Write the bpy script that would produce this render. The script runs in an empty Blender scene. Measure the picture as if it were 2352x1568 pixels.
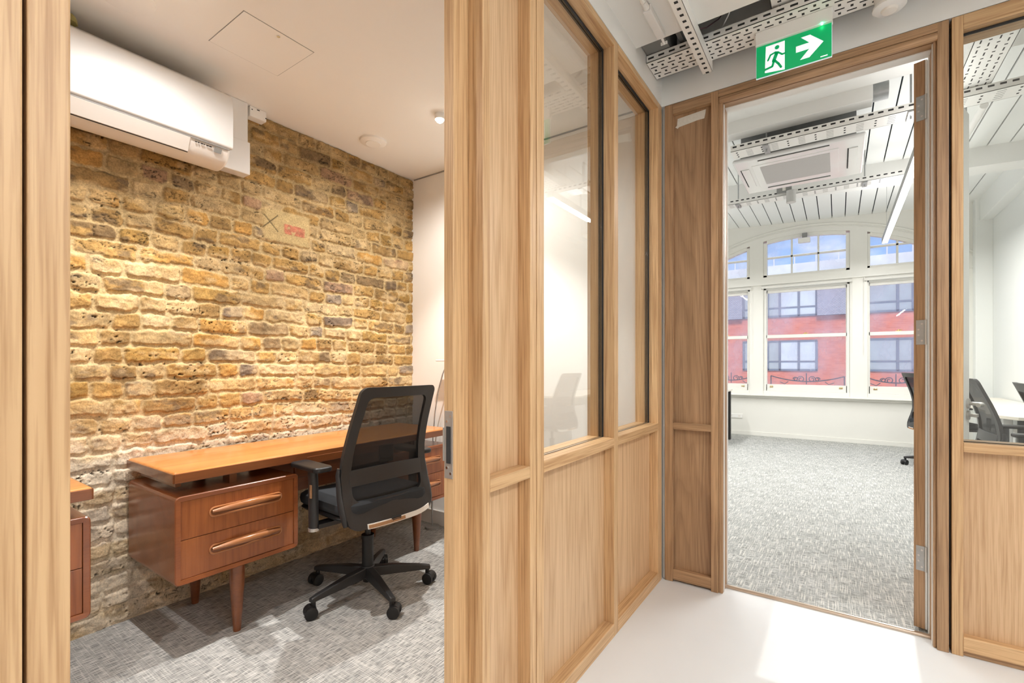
import bpy, bmesh, math, random
import numpy as np
from mathutils import Vector, Matrix
random.seed(7)
PI = math.pi
C = bpy.context.scene.collection
sc = bpy.context.scene

# ------------------------------------------------------------------ camera
TH = math.radians(34.6676)
cd = bpy.data.cameras.new('camera'); cam = bpy.data.objects.new('camera', cd); C.objects.link(cam)
cam.location = (0, 0, 1.15); cam.rotation_euler = (PI/2, 0, TH)
cd.sensor_width = 36; cd.lens = 1083*36/2352; cd.shift_y = 51/2352; cd.clip_start = 0.02
sc.camera = cam
# ------------------------------------------------------------------ colour / exposure
vs = sc.view_settings
vs.view_transform = 'Standard'; vs.look = 'None'; vs.gamma = 1; vs.use_curve_mapping = False
vs.exposure = 0.0
try:
    sc.cycles.use_denoising = True
    sc.cycles.max_bounces = 10; sc.cycles.diffuse_bounces = 6; sc.cycles.transparent_max_bounces = 24
    sc.cycles.caustics_reflective = False; sc.cycles.caustics_refractive = False
except Exception: pass
# ------------------------------------------------------------------ sky
W = bpy.data.worlds.new('sky'); sc.world = W; W.use_nodes = True
nt = W.node_tree; nt.nodes.clear()
wo = nt.nodes.new('ShaderNodeOutputWorld'); wb = nt.nodes.new('ShaderNodeBackground')
tc = nt.nodes.new('ShaderNodeTexCoord'); mp = nt.nodes.new('ShaderNodeMapping'); mp.inputs['Scale'].default_value = (3, 3, 7)
ns = nt.nodes.new('ShaderNodeTexNoise'); ns.inputs['Scale'].default_value = 2.4; ns.inputs['Detail'].default_value = 6
cr = nt.nodes.new('ShaderNodeValToRGB')
cr.color_ramp.elements[0].position = .42; cr.color_ramp.elements[0].color = (.27, .50, .93, 1)
cr.color_ramp.elements[1].position = .66; cr.color_ramp.elements[1].color = (.95, .97, 1, 1)
nt.links.new(tc.outputs['Generated'], mp.inputs[0]); nt.links.new(mp.outputs[0], ns.inputs['Vector'])
nt.links.new(ns.outputs['Fac'], cr.inputs[0]); nt.links.new(cr.outputs[0], wb.inputs[0])
wb.inputs[1].default_value = 1.3; nt.links.new(wb.outputs[0], wo.inputs[0])

def area(name, loc, rot, sx, sy, power, col=(1, 1, 1), parent=None, spread=None):
    l = bpy.data.lights.new(name, 'AREA'); l.shape = 'RECTANGLE'; l.size = sx; l.size_y = sy; l.energy = power; l.color = col
    if spread: l.spread = spread
    o = bpy.data.objects.new(name, l); C.objects.link(o); o.location = loc; o.rotation_euler = rot
    if parent: o.parent = parent
    return o
P_CORR, P_ROOM, P_SPOT = 26, 84, 105
WARM = (1, .975, .94)
sl = bpy.data.lights.new('sun', 'SUN'); sl.color = (1, .9, .78); sl.energy = 3.4; sl.angle = math.radians(20); sun = bpy.data.objects.new('sun', sl); C.objects.link(sun); sun.rotation_euler = (math.radians(48), 0, math.radians(12))

# ------------------------------------------------------------------ helpers
def srgb(r, g, b):
    f = lambda c: (c/255/12.92) if c/255 <= .04045 else ((c/255+.055)/1.055)**2.4
    return (f(r), f(g), f(b), 1)

class MB:
    def __init__(s): s.v = []; s.f = []; s.m = []; s.sm = []
    def add(s, vs_, fs, mi=0, smooth=False):
        o = len(s.v); s.v += [tuple(p) for p in vs_]
        for f in fs: s.f.append([i+o for i in f]); s.m.append(mi); s.sm.append(smooth)
        return s
    def box(s, lo, hi, mi=0):
        a = [min(lo[i], hi[i]) for i in range(3)]; b = [max(lo[i], hi[i]) for i in range(3)]
        v = [(x, y, z) for x in (a[0], b[0]) for y in (a[1], b[1]) for z in (a[2], b[2])]
        return s.add(v, [(0,1,3,2),(4,6,7,5),(0,4,5,1),(2,3,7,6),(0,2,6,4),(1,5,7,3)], mi)
    def tube(s, pts, rad, seg=12, mi=0, smooth=True, caps=True, flat=1.0, up=None):
        pts = [Vector(p) for p in pts]; n = len(pts)
        if not hasattr(rad, '__len__'): rad = [rad]*n
        rings = []
        prev = None
        for i, p in enumerate(pts):
            t = (pts[min(i+1, n-1)]-pts[max(i-1, 0)]).normalized()
            if prev is None:
                r = Vector(up) if up else (Vector((0,0,1)) if abs(t.z) < .9 else Vector((0,1,0)))
            else: r = prev
            u = (r - t*r.dot(t)).normalized(); w = t.cross(u); prev = u
            rings.append([p + (u*math.cos(a)*flat + w*math.sin(a))*rad[i] for a in [2*PI*k/seg for k in range(seg)]])
        v = [q for r in rings for q in r]; f = []
        for i in range(n-1):
            for k in range(seg):
                a = i*seg+k; b = i*seg+(k+1) % seg
                f.append((a, b, b+seg, a+seg))
        s.add(v, f, mi, smooth)
        if caps:
            s.add(rings[0], [tuple(range(seg))[::-1]], mi); s.add(rings[-1], [tuple(range(seg))], mi)
        return s
    def cyl(s, p0, p1, r0, r1=None, seg=24, mi=0, smooth=True):
        return s.tube([p0, p1], [r0, r0 if r1 is None else r1], seg, mi, smooth)
    def prism(s, poly, axis, a, b, mi=0, smooth=False):
        """poly in the two other axes (order x,y,z without axis), extruded from a to b"""
        def P(q, t):
            if axis == 0: return (t, q[0], q[1])
            if axis == 1: return (q[0], t, q[1])
            return (q[0], q[1], t)
        n = len(poly); v = [P(q, a) for q in poly]+[P(q, b) for q in poly]
        s.add(v, [(i, (i+1) % n, (i+1) % n+n, i+n) for i in range(n)], mi, smooth)
        s.add([P(q, a) for q in poly], [tuple(range(n))[::-1]], mi); s.add([P(q, b) for q in poly], [tuple(range(n))], mi)
        return s
    def hull_ring(s, outer, inner, mi=0, t=None):
        pass
    def build(s, name, mats, parent=None, bevel=0, seg=2, local=False, smooth=None):
        me = bpy.data.meshes.new(name)
        off = (0, 0, 0)
        if parent is not None and not local:
            pl = parent.matrix_world.translation if False else wloc(parent); off = pl
        v = [(p[0]-off[0], p[1]-off[1], p[2]-off[2]) for p in s.v]
        me.from_pydata(v, [], s.f)
        if not isinstance(mats, (list, tuple)): mats = [mats]
        for m in mats: me.materials.append(m)
        me.polygons.foreach_set('material_index', s.m)
        me.polygons.foreach_set('use_smooth', s.sm)
        bm = bmesh.new(); bm.from_mesh(me)
        bmesh.ops.remove_doubles(bm, verts=bm.verts, dist=1e-5)
        bmesh.ops.recalc_face_normals(bm, faces=bm.faces)
        bm.to_mesh(me); bm.free()
        if any(s.sm):
            try: me.set_sharp_from_angle(angle=math.radians(40))
            except Exception: pass
        o = bpy.data.objects.new(name, me); C.objects.link(o)
        if parent is not None: o.parent = parent
        if bevel:
            b = o.modifiers.new('bevel', 'BEVEL'); b.width = bevel; b.segments = seg; b.limit_method = 'ANGLE'; b.angle_limit = math.radians(35)
            b.harden_normals = False
        return o
def wloc(o):
    x, y, z = 0, 0, 0
    while o is not None:
        x += o.location[0]; y += o.location[1]; z += o.location[2]; o = o.parent
    return (x, y, z)
def tag(o, label, cat, group=None, kind=None):
    o['label'] = label; o['category'] = cat
    if group: o['group'] = group
    if kind: o['kind'] = kind
    return o
def empty(name, loc, label, cat, rz=0, group=None, kind=None):
    o = bpy.data.objects.new(name, None); C.objects.link(o); o.location = loc; o.rotation_euler = (0, 0, rz); o.empty_display_size = .1
    return tag(o, label, cat, group, kind)
def bx(name, lo, hi, mat, parent=None, bevel=0.0015, local=False):
    return MB().box(lo, hi).build(name, mat, parent, bevel, local=local)
def struct(name, mb, mats, label, cat, bevel=0):
    return tag(mb.build(name, mats, None, bevel), label, cat, kind='structure')
def copy_tree(o, parent=None):
    c = o.copy(); C.objects.link(c)
    if parent is not None: c.parent = parent
    for ch in [q for q in kids.get(o.name, [])]: copy_tree(ch, c)
    return c
kids = {}
def index_kids():
    kids.clear()
    for q in bpy.data.objects:
        if q.parent: kids.setdefault(q.parent.name, []).append(q)

# ------------------------------------------------------------------ materials
def mat(name, col, rough=.5, metal=0, coat=0, spec=.5, noise=0, nscale=20, bump=0, emit=0, ecol=None):
    m = bpy.data.materials.new(name); m.use_nodes = True; t = m.node_tree; b = t.nodes['Principled BSDF']
    col = tuple(col[:3])+(1,)
    b.inputs['Base Color'].default_value = col; b.inputs['Roughness'].default_value = rough; b.inputs['Metallic'].default_value = metal
    b.inputs['Coat Weight'].default_value = coat; b.inputs['Specular IOR Level'].default_value = spec
    if emit: b.inputs['Emission Color'].default_value = (ecol or col); b.inputs['Emission Strength'].default_value = emit
    co = t.nodes.new('ShaderNodeTexCoord'); n = t.nodes.new('ShaderNodeTexNoise'); n.inputs['Scale'].default_value = nscale; n.inputs['Detail'].default_value = 5
    t.links.new(co.outputs['Object'], n.inputs['Vector'])
    mx = t.nodes.new('ShaderNodeMix'); mx.data_type = 'RGBA'; mx.blend_type = 'MULTIPLY'; mx.inputs[0].default_value = max(noise, .03)
    mx.inputs[6].default_value = col; t.links.new(n.outputs['Fac'], mx.inputs[7]); t.links.new(mx.outputs[2], b.inputs['Base Color'])
    if bump:
        bp = t.nodes.new('ShaderNodeBump'); bp.inputs['Strength'].default_value = bump; bp.inputs['Distance'].default_value = .002
        t.links.new(n.outputs['Fac'], bp.inputs['Height']); t.links.new(bp.outputs[0], b.inputs['Normal'])
    return m

def wood(name, light, dark, axis=2, rough=.42, coat=0.0, freq=26, pore=.35, spread=1.0, along=.085, wb=.75, off=-.12):
    m = bpy.data.materials.new(name); m.use_nodes = True; t = m.node_tree; N = t.nodes; L = t.links; b = N['Principled BSDF']
    co = N.new('ShaderNodeTexCoord'); oi = N.new('ShaderNodeObjectInfo')
    mul = N.new('ShaderNodeMath'); mul.operation = 'MULTIPLY'; mul.inputs[1].default_value = 37.0; L.new(oi.outputs['Random'], mul.inputs[0])
    add = N.new('ShaderNodeVectorMath'); add.operation = 'ADD'; L.new(co.outputs['Object'], add.inputs[0]); L.new(mul.outputs[0], add.inputs[1])
    s = [1, 1, 1]; s[axis] = along
    mp = N.new('ShaderNodeMapping'); mp.inputs['Scale'].default_value = s; L.new(add.outputs[0], mp.inputs[0])
    n1 = N.new('ShaderNodeTexNoise'); n1.inputs['Scale'].default_value = 3.6*spread; n1.inputs['Detail'].default_value = 2.2; n1.inputs['Roughness'].default_value = .42
    L.new(mp.outputs[0], n1.inputs['Vector'])
    k = N.new('ShaderNodeMath'); k.operation = 'MULTIPLY'; k.inputs[1].default_value = freq; L.new(n1.outputs['Fac'], k.inputs[0])
    fr = N.new('ShaderNodeMath'); fr.operation = 'FRACT'; L.new(k.outputs[0], fr.inputs[0])
    r1 = N.new('ShaderNodeValToRGB'); e = r1.color_ramp.elements
    e[0].position = 0; e[0].color = (.15,)*3+(1,); e[1].position = .55; e[1].color = (1,)*3+(1,)
    q = r1.color_ramp.elements.new(.92); q.color = (.55,)*3+(1,)
    q = r1.color_ramp.elements.new(1.0); q.color = (.15,)*3+(1,)
    L.new(fr.outputs[0], r1.inputs[0])
    s2 = [190, 190, 190]; s2[axis] = 5
    mp2 = N.new('ShaderNodeMapping'); mp2.inputs['Scale'].default_value = s2; L.new(add.outputs[0], mp2.inputs[0])
    n2 = N.new('ShaderNodeTexNoise'); n2.inputs['Scale'].default_value = 1; n2.inputs['Detail'].default_value = 3; L.new(mp2.outputs[0], n2.inputs['Vector'])
    r2 = N.new('ShaderNodeValToRGB'); r2.color_ramp.elements[0].position = .36; r2.color_ramp.elements[1].position = .56; L.new(n2.outputs['Fac'], r2.inputs[0])
    s3 = [9, 9, 9]; s3[axis] = .5
    mp3 = N.new('ShaderNodeMapping'); mp3.inputs['Scale'].default_value = s3; L.new(add.outputs[0], mp3.inputs[0])
    n3 = N.new('ShaderNodeTexNoise'); n3.inputs['Scale'].default_value = 1; n3.inputs['Detail'].default_value = 2; L.new(mp3.outputs[0], n3.inputs['Vector'])
    # combine: fac = .45*rings + pore*fibre + .35*broad
    def mad(a, f, c):
        x = N.new('ShaderNodeMath'); x.operation = 'MULTIPLY_ADD'; L.new(a, x.inputs[0]); x.inputs[1].default_value = f
        if isinstance(c, float): x.inputs[2].default_value = c
        else: L.new(c, x.inputs[2])
        return x.outputs[0]
    a = mad(r1.outputs[0], .42, off); a = mad(r2.outputs[0], pore, a); a = mad(n3.outputs['Fac'], wb, a)
    mx = N.new('ShaderNodeMix'); mx.data_type = 'RGBA'; mx.clamp_factor = True
    mx.inputs[6].default_value = tuple(dark[:3])+(1,); mx.inputs[7].default_value = tuple(light[:3])+(1,)
    L.new(a, mx.inputs[0])
    # each board its own slight tone
    hsv = N.new('ShaderNodeHueSaturation'); L.new(mx.outputs[2], hsv.inputs['Color'])
    vv = N.new('ShaderNodeMath'); vv.operation = 'MULTIPLY_ADD'; L.new(oi.outputs['Random'], vv.inputs[0]); vv.inputs[1].default_value = .16; vv.inputs[2].default_value = .92
    L.new(vv.outputs[0], hsv.inputs['Value'])
    L.new(hsv.outputs[0], b.inputs['Base Color'])
    b.inputs['Roughness'].default_value = rough; b.inputs['Coat Weight'].default_value = coat; b.inputs['Coat Roughness'].default_value = .12
    bp = N.new('ShaderNodeBump'); bp.inputs['Strength'].default_value = .12; bp.inputs['Distance'].default_value = .0008
    L.new(r2.outputs[0], bp.inputs['Height']); L.new(bp.outputs[0], b.inputs['Normal'])
    return m

def glass(name, tint=(1, 1, 1), dirt_haze=0.0, refl=1.0):
    m = bpy.data.materials.new(name); m.use_nodes = True; t = m.node_tree; N = t.nodes; L = t.links; N.remove(N['Principled BSDF'])
    out = N['Material Output']; tr = N.new('ShaderNodeBsdfTransparent'); tr.inputs[0].default_value = tuple(tint)+(1,)
    gl = N.new('ShaderNodeBsdfGlossy'); gl.inputs['Roughness'].default_value = 0.0
    fr = N.new('ShaderNodeFresnel'); ge = N.new('ShaderNodeNewGeometry'); ir = N.new('ShaderNodeMapRange')
    ir.inputs[3].default_value = 1.5; ir.inputs[4].default_value = 1/1.5; L.new(ge.outputs['Backfacing'], ir.inputs[0]); L.new(ir.outputs[0], fr.inputs['IOR'])
    mu = N.new('ShaderNodeMath'); mu.operation = 'MULTIPLY'; mu.inputs[1].default_value = refl; mu.use_clamp = True; L.new(fr.outputs[0], mu.inputs[0])
    mx = N.new('ShaderNodeMixShader'); L.new(mu.outputs[0], mx.inputs[0]); L.new(tr.outputs[0], mx.inputs[1]); L.new(gl.outputs[0], mx.inputs[2])
    last = mx
    if dirt_haze:  # milky film: dirt on the glass and haze over the view
        tl = N.new('ShaderNodeBsdfTranslucent'); tl.inputs[0].default_value = (.95, .96, 1, 1)
        co = N.new('ShaderNodeTexCoord'); mp = N.new('ShaderNodeMapping'); mp.inputs['Scale'].default_value = (2.2, 1, 1.4)
        n = N.new('ShaderNodeTexNoise'); n.inputs['Scale'].default_value = 1; n.inputs['Detail'].default_value = 6
        L.new(co.outputs['Object'], mp.inputs[0]); L.new(mp.outputs[0], n.inputs['Vector'])
        rp = N.new('ShaderNodeMapRange'); rp.inputs[1].default_value = .3; rp.inputs[2].default_value = .75; rp.inputs[3].default_value = dirt_haze*.25; rp.inputs[4].default_value = dirt_haze*1.6
        L.new(n.outputs['Fac'], rp.inputs[0])
        m2 = N.new('ShaderNodeMixShader'); L.new(rp.outputs[0], m2.inputs[0]); L.new(mx.outputs[0], m2.inputs[1]); L.new(tl.outputs[0], m2.inputs[2]); last = m2
    L.new(last.outputs[0], out.inputs[0])
    return m

def carpet(name, base, light, dark, ax=1, cross=.75):
    m = bpy.data.materials.new(name); m.use_nodes = True; t = m.node_tree; N = t.nodes; L = t.links; b = N['Principled BSDF']
    co = N.new('ShaderNodeTexCoord')
    def streak(sc_, lo, hi, det=2):
        mp = N.new('ShaderNodeMapping'); mp.inputs['Scale'].default_value = sc_; L.new(co.outputs['Object'], mp.inputs[0])
        n = N.new('ShaderNodeTexNoise'); n.inputs['Scale'].default_value = 1; n.inputs['Detail'].default_value = det; L.new(mp.outputs[0], n.inputs['Vector'])
        r = N.new('ShaderNodeMapRange'); r.inputs[1].default_value = lo; r.inputs[2].default_value = hi; L.new(n.outputs['Fac'], r.inputs[0]); return r.outputs[0]
    A = (230, 9, 1) if ax == 1 else (9, 230, 1); B = (22, 260, 1) if ax == 1 else (260, 22, 1)
    s1 = streak(A, .50, .66); s2 = streak(B, .40, .56); s3 = streak((6, 6, 1), .3, .7, 4); s4 = streak((700, 700, 1), .3, .7, 1)
    def mixc(f, c1, c2):
        x = N.new('ShaderNodeMix'); x.data_type = 'RGBA'
        if isinstance(f, float): x.inputs[0].default_value = f
        else: L.new(f, x.inputs[0])
        for i, c in ((6, c1), (7, c2)):
            if isinstance(c, tuple): x.inputs[i].default_value = c
            else: L.new(c, x.inputs[i])
        return x.outputs[2]
    c = mixc(s3, base, tuple(base[i]*.6+dark[i]*.4 for i in range(3))+(1,))
    c = mixc(s2, dark, c)
    c2 = mixc(s1, c, light)
    # keep part of the cross threads over the long ones
    c = mixc(float(cross), c, c2)
    ml = N.new('ShaderNodeMix'); ml.data_type = 'RGBA'; ml.blend_type = 'MULTIPLY'; ml.inputs[0].default_value = .3; L.new(c, ml.inputs[6]); L.new(s4, ml.inputs[7])
    L.new(ml.outputs[2], b.inputs['Base Color']); b.inputs['Roughness'].default_value = 1; b.inputs['Specular IOR Level'].default_value = .05
    bp = N.new('ShaderNodeBump'); bp.inputs['Strength'].default_value = .5; bp.inputs['Distance'].default_value = .003; L.new(s2, bp.inputs['Height']); L.new(bp.outputs[0], b.inputs['Normal'])
    return m

OL, OD = (.63, .41, .215), (.31, .15, .052)
_g = dict(freq=15, spread=2.6, along=.03, wb=.5, off=-.02, pore=.42)
OAK = [wood('oak_x', OL, OD, 0, **_g), wood('oak_y', OL, OD, 1, **_g), wood('oak_z', OL, OD, 2, **_g)]
OAKV = wood('oak_veneer', (.66, .45, .265), (.38, .205, .09), 2, freq=17, pore=.35, spread=1.4, along=.07, wb=.6, off=-.06)
WL, WD = (.42, .255, .135), (.17, .085, .038)
BRN = [wood('brown_oak_x', WL, WD, 0, **_g), wood('brown_oak_y', WL, WD, 1, **_g), wood('brown_oak_z', WL, WD, 2, **_g)]
BRNV = wood('brown_veneer', (.38, .23, .125), (.15, .078, .036), 2, freq=22, pore=.3, spread=1.3)
TEAK = wood('teak_y', (.62, .26, .065), (.40, .13, .028), 1, rough=.3, coat=.35, freq=10, pore=.3)
TEAKZ = wood('teak_z', (.36, .115, .032), (.15, .036, .010), 2, rough=.3, coat=.35, freq=14, pore=.2, spread=1.6)
TEAKX = wood('teak_side', (.30, .092, .028), (.17, .045, .014), 1, rough=.3, coat=.4, freq=8, pore=.2)
TEAKD = wood('teak_edge', (.22, .07, .02), (.11, .03, .01), 1, rough=.28, coat=.5, freq=8, pore=.2)
TEAKH = wood('teak_handle', (.42, .17, .06), (.26, .085, .025), 1, rough=.3, coat=.4, freq=6, pore=.2)
WHITE = mat('white_paint', (.82, .815, .79), .75, noise=.04, nscale=3)
WARMW = mat('warm_white_paint', (.86, .84, .80), .8, noise=.04, nscale=3)
COOLW = mat('cool_white_paint', (.83, .84, .82), .7, noise=.04, nscale=3)
WINW = mat('window_gloss_paint', (.80, .79, .74), .4, noise=.04, nscale=3)
GREYV = mat('void_shade_grey', (.24, .24, .23), .85, noise=.3, nscale=5)  # grey of the ceiling void, its shade put into the colour
RESIN = mat('white_resin', (.78, .80, .81), .38, noise=.05, nscale=4)
BLACK = mat('black_plastic', (.011, .011, .012), .45, noise=.2, nscale=200)
BLACK2 = mat('charcoal_plastic', (.026, .026, .027), .42, noise=.2, nscale=200)
RUB = mat('black_rubber', (.012, .012, .012), .6)
FAB = mat('dark_grey_fabric', (.032, .036, .042), .95, noise=.6, nscale=500, bump=.4)
STEEL = mat('brushed_steel', (.60, .58, .55), .38, metal=.75)
DULL = mat('galvanised_steel', (.50, .51, .51), .45, metal=.8, noise=.3, nscale=30)
CHROME = mat('chrome', (.8, .8, .8), .15, metal=1)
BRASS = mat('brass', (.75, .55, .25), .3, metal=1)
COPPER = mat('brushed_threshold', (.62, .50, .40), .32, metal=.9)
ACW = mat('gloss_white_plastic', (.80, .80, .79), .18, coat=.4)
ACW2 = mat('satin_white_plastic', (.76, .72, .67), .4)
TRAYW = mat('white_powder_coat', (.84, .83, .80), .45)
HOLE = mat('slot_shadow_hole', (.03, .03, .03), .9)  # near-black paint for the shade inside slots, gaps and openings
GREYP = mat('grey_plastic', (.28, .28, .27), .5)
DARKGAP = mat('board_gap', (.02, .035, .05), .9)
TAPE = mat('masking_tape', (.74, .70, .62), .8, noise=.2, nscale=90)
KRAFT = mat('kraft_card', (.46, .25, .12), .8, noise=.4, nscale=60)
PAPER = mat('white_label', (.78, .75, .70), .7)
DESKW = mat('pale_birch_laminate', (.80, .74, .64), .35, noise=.08, nscale=6)
REDBR = None
LED = mat('led_diffuser', (1, 1, 1), .5, emit=7, ecol=(1, .99, .97, 1))
BULB = mat('lit_bulb', (1, 1, 1), .5, emit=25, ecol=(1, .93, .82, 1))
GL = glass('clear_glass', (.965, .975, .965), 0, 1.35)
GLW = glass('street_window_glass', (.98, .985, .985), .26, .3)
GREEN = mat('sign_green', (.0, .36, .12), .35, emit=.35, ecol=(0, .42, .13, 1))
SIGNW = mat('sign_white', (.9, .9, .95), .35, emit=.55, ecol=(.88, .92, 1, 1))
GLED = mat('green_led', (.1, 1, .5), .4, emit=12, ecol=(.1, 1, .5, 1))
ACRYL = mat('clear_acrylic_edge', (.75, .86, .95), .2, emit=.2)
CARP1 = carpet('grey_office_carpet', srgb(214, 213, 209), srgb(238, 236, 230), srgb(138, 139, 137), 0, .4)
CARP2 = carpet('grey_room_carpet', srgb(212, 213, 211), srgb(242, 240, 232), srgb(138, 140, 136), 1)

# ================================================================== SETTING
# --- floors
struct('floor', MB().box((-.9, -2.2, -.1), (1.7, 2.62, 0)), RESIN, 'glossy white resin floor of the corridor in front of the open door', 'floor')
struct('floor', MB().box((-2.75, -2.2, -.1), (-.9, 2.53, 0)), CARP1, 'grey flecked carpet of the small office under the wooden desks', 'floor')
struct('floor', MB().box((-4.2, 2.62, -.1), (1.7, 8.5, 0)), CARP2, 'pale flecked carpet of the bright room beyond the open door', 'floor')
tag(MB().tube([(-.475, 2.625, .003), (.33, 2.625, .003)], .012, 12, up=(0, 0, 1)).build('trim_1', COPPER), 'brushed metal threshold strip across the doorway between resin and carpet', 'threshold', kind='structure')

# --- brick wall (height field with its own colours)
def brick_wall():
    rng = np.random.RandomState(5)
    T = rng.rand(257, 257)
    def vn(x, y, s=0):
        x = x+s*17.31; y = y+s*9.73
        xi = np.floor(x).astype(int); yi = np.floor(y).astype(int); fx = x-xi; fy = y-yi
        fx = fx*fx*(3-2*fx); fy = fy*fy*(3-2*fy); xi %= 256; yi %= 256
        a = T[xi, yi]; b = T[xi+1, yi]; c = T[xi, yi+1]; d = T[xi+1, yi+1]
        return (a*(1-fx)+b*fx)*(1-fy)+(c*(1-fx)+d*fx)*fy
    def fbm(x, y, o=4, s=0):
        r = 0; a = .5; t = 0
        for k in range(o): r = r+a*vn(x*2**k, y*2**k, s+k*3.1); t += a; a *= .55
        return r/t
    y0, y1, z0, z1, st = -.3, 2.49, 0.0, 2.53, .0042
    ny = int((y1-y0)/st)+1; nz = int((z1-z0)/st)+1
    Y, Z = np.meshgrid(np.linspace(y0, y1, ny), np.linspace(z0, z1, nz), indexing='ij')
    wy = Y+.016*(fbm(Y*14, Z*14, 3, 1)-.5)+.010*(fbm(Y*45, Z*45, 2, 2)-.5)
    wz = Z+.030*(fbm(Y*2.1, Z*3, 2, 3)-.5)+.020*(fbm(Y*16, Z*16, 3, 4)-.5)+.009*(fbm(Y*50, Z*50, 2, 5)-.5)
    ch = .0765
    row = np.floor(wz/ch).astype(int); dv = wz-row*ch
    dvm = np.minimum(dv, ch-dv)
    du = np.zeros_like(Y); rid = np.zeros(Y.shape, int); leng = np.zeros_like(Y)
    nid = 0
    for r in range(row.min(), row.max()+1):
        m = row == r
        if not m.any(): continue
        e = [y0-.5+rng.rand()*.2]
        while e[-1] < y1+.3:
            e.append(e[-1]+rng.choice([.112, .118, .225, .235, .17, .105], p=[.24, .2, .24, .14, .08, .1])+rng.randn()*.004)
        e = np.array(e); k = np.searchsorted(e, wy[m])-1; k = np.clip(k, 0, len(e)-2)
        du[m] = np.minimum(wy[m]-e[k], e[k+1]-wy[m]); rid[m] = nid+k; leng[m] = e[k+1]-e[k]; nid += len(e)
    jy = .0045; jz = .0048
    a = du-jy; b = dvm-jz
    R = .016
    ed = np.where((a < R) & (b < R), R-np.sqrt(np.maximum(R-a, 0)**2+np.maximum(R-b, 0)**2), np.minimum(a, b))
    rnd = rng.rand(nid+50, 6)
    Rv = rnd[rid]
    rough = fbm(Y*75, Z*75, 3, 7)-.5
    ed = ed+.009*(fbm(Y*38, Z*38, 3, 8)-.5)
    sst = lambda v, lo, hi: (lambda q: q*q*(3-2*q))(np.clip((v-lo)/(hi-lo), 0, 1))
    m = sst(ed, 0, .0075)
    # plaster patch
    py, pz = 1.50, 1.93
    pd = np.maximum(np.abs(Y-py-.02*(fbm(Y*9, Z*9, 2, 11)-.5))/.135, np.abs(Z-pz-.02*(fbm(Y*9, Z*9, 2, 12)-.5))/.085)
    pm = sst(-pd, -1.12, -.95)
    redm = sst(-np.maximum(np.abs(Y-1.545)/.062, np.abs(Z-1.925)/.028), -1.08, -.96)
    smear = sst(fbm(Y*8, Z*14, 4, 13)+.12*(Rv[..., 1]-.5), .50, .66)      # mortar smeared over bricks
    pits = sst(fbm(Y*95, Z*110, 2, 14), .76, .84)*sst(Rv[..., 2], .5, .9)
    crack = (1-sst(np.abs(fbm(Y*11, Z*28, 4, 15)-.5), .0, .020))*sst(fbm(Y*3, Z*3, 2, 16), .42, .6)
    h = m*(.008+.007*(Rv[..., 0]-.3))+.006*rough+.012*(fbm(Y*9, Z*9, 3, 17)-.5)+m*.006*(fbm(Y*24, Z*30, 3, 18)-.5)
    h = h-.010*pits-.006*crack*m
    h = h*(1-pm)+pm*(.012+.001*rough)+redm*.0015
    xs = np.abs((Y-1.40)-(Z-1.945)); xt = np.abs((Y-1.40)+(Z-1.945))
    X_ = np.where((np.abs(Y-1.40) < .045), np.minimum(xs, xt), 1.0)
    xm = sst(-X_, -.006, -.002)*pm
    h = h-.003*xm
    # colours (sRGB 0..1)
    pal = np.array([[192, 150, 84], [180, 140, 78], [200, 164, 106], [166, 130, 76], [188, 156, 104], [206, 176, 126], [150, 122, 84], [176, 136, 70], [156, 136, 112], [194, 144, 72], [134, 112, 90], [180, 142, 108]])/255.
    pw = np.array([.17, .15, .14, .10, .12, .06, .05, .08, .03, .05, .02, .03])
    pick = np.searchsorted(np.cumsum(pw/pw.sum()), rnd[:, 3]*.9999)
    bc = pal[pick][rid]
    tint = fbm(Y*26, Z*34, 4, 20)
    bc = bc*(.74+.46*tint)[..., None]; gm = bc.mean(-1, keepdims=True); bc = gm+(bc-gm)*.88
    dk = sst(fbm(Y*10, Z*18, 4, 21)+.15*(Rv[..., 4]-.5), .60, .72)
    bc = bc*(1-.5*dk[..., None])+np.array([.36, .31, .27])*.5*dk[..., None]
    mort = np.array([200, 174, 128])/255.*(.82+.3*fbm(Y*60, Z*60, 3, 22))[..., None]
    col = mort*(1-m[..., None])+bc*m[..., None]
    col = col*(1-.62*smear[..., None])+(np.array([216, 190, 146])/255.*(.8+.35*tint)[..., None])*.62*smear[..., None]
    # limewashed lower courses
    lw = sst(-(Z-.12*(fbm(Y*3, Z*3, 3, 24)-.5)-.10*Y*0), -.98, -.70)*(.55+.45*sst(fbm(Y*8, Z*14, 3, 25), .35, .6))
    lwc = np.array([224, 210, 188])/255.*(.80+.36*fbm(Y*30, Z*40, 4, 26))[..., None]
    g = sst(fbm(Y*6, Z*12, 3, 27), .5, .7)[..., None]
    lwc = lwc*(1-.35*g)+np.array([.60, .57, .52])*.35*g
    lw = lw*(.92)
    col = col*(1-lw[..., None])+lwc*lw[..., None]
    # upper courses darkened: grime, plus the dimmer light up there painted in
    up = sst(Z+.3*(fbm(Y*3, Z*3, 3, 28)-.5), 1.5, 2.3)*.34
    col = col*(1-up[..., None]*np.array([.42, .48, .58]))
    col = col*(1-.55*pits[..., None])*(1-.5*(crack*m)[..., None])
    pl = np.array([182, 158, 112])/255.*(.9+.15*tint)[..., None]
    col = col*(1-pm[..., None])+pl*pm[..., None]
    rd = np.array([172, 108, 84])/255.*(.8+.4*fbm(Y*60, Z*60, 3, 30))[..., None]
    redv = (redm*sst(fbm(Y*40, Z*40, 3, 31), .30, .5))[..., None]
    col = col*(1-redv)+rd*redv
    col = col*(1-.45*xm[..., None])
    col = np.clip(col, 0, 1); lin = np.where(col <= .04045, col/12.92, ((col+.055)/1.055)**2.4)
    X = -2.628+h*1.15
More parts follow.
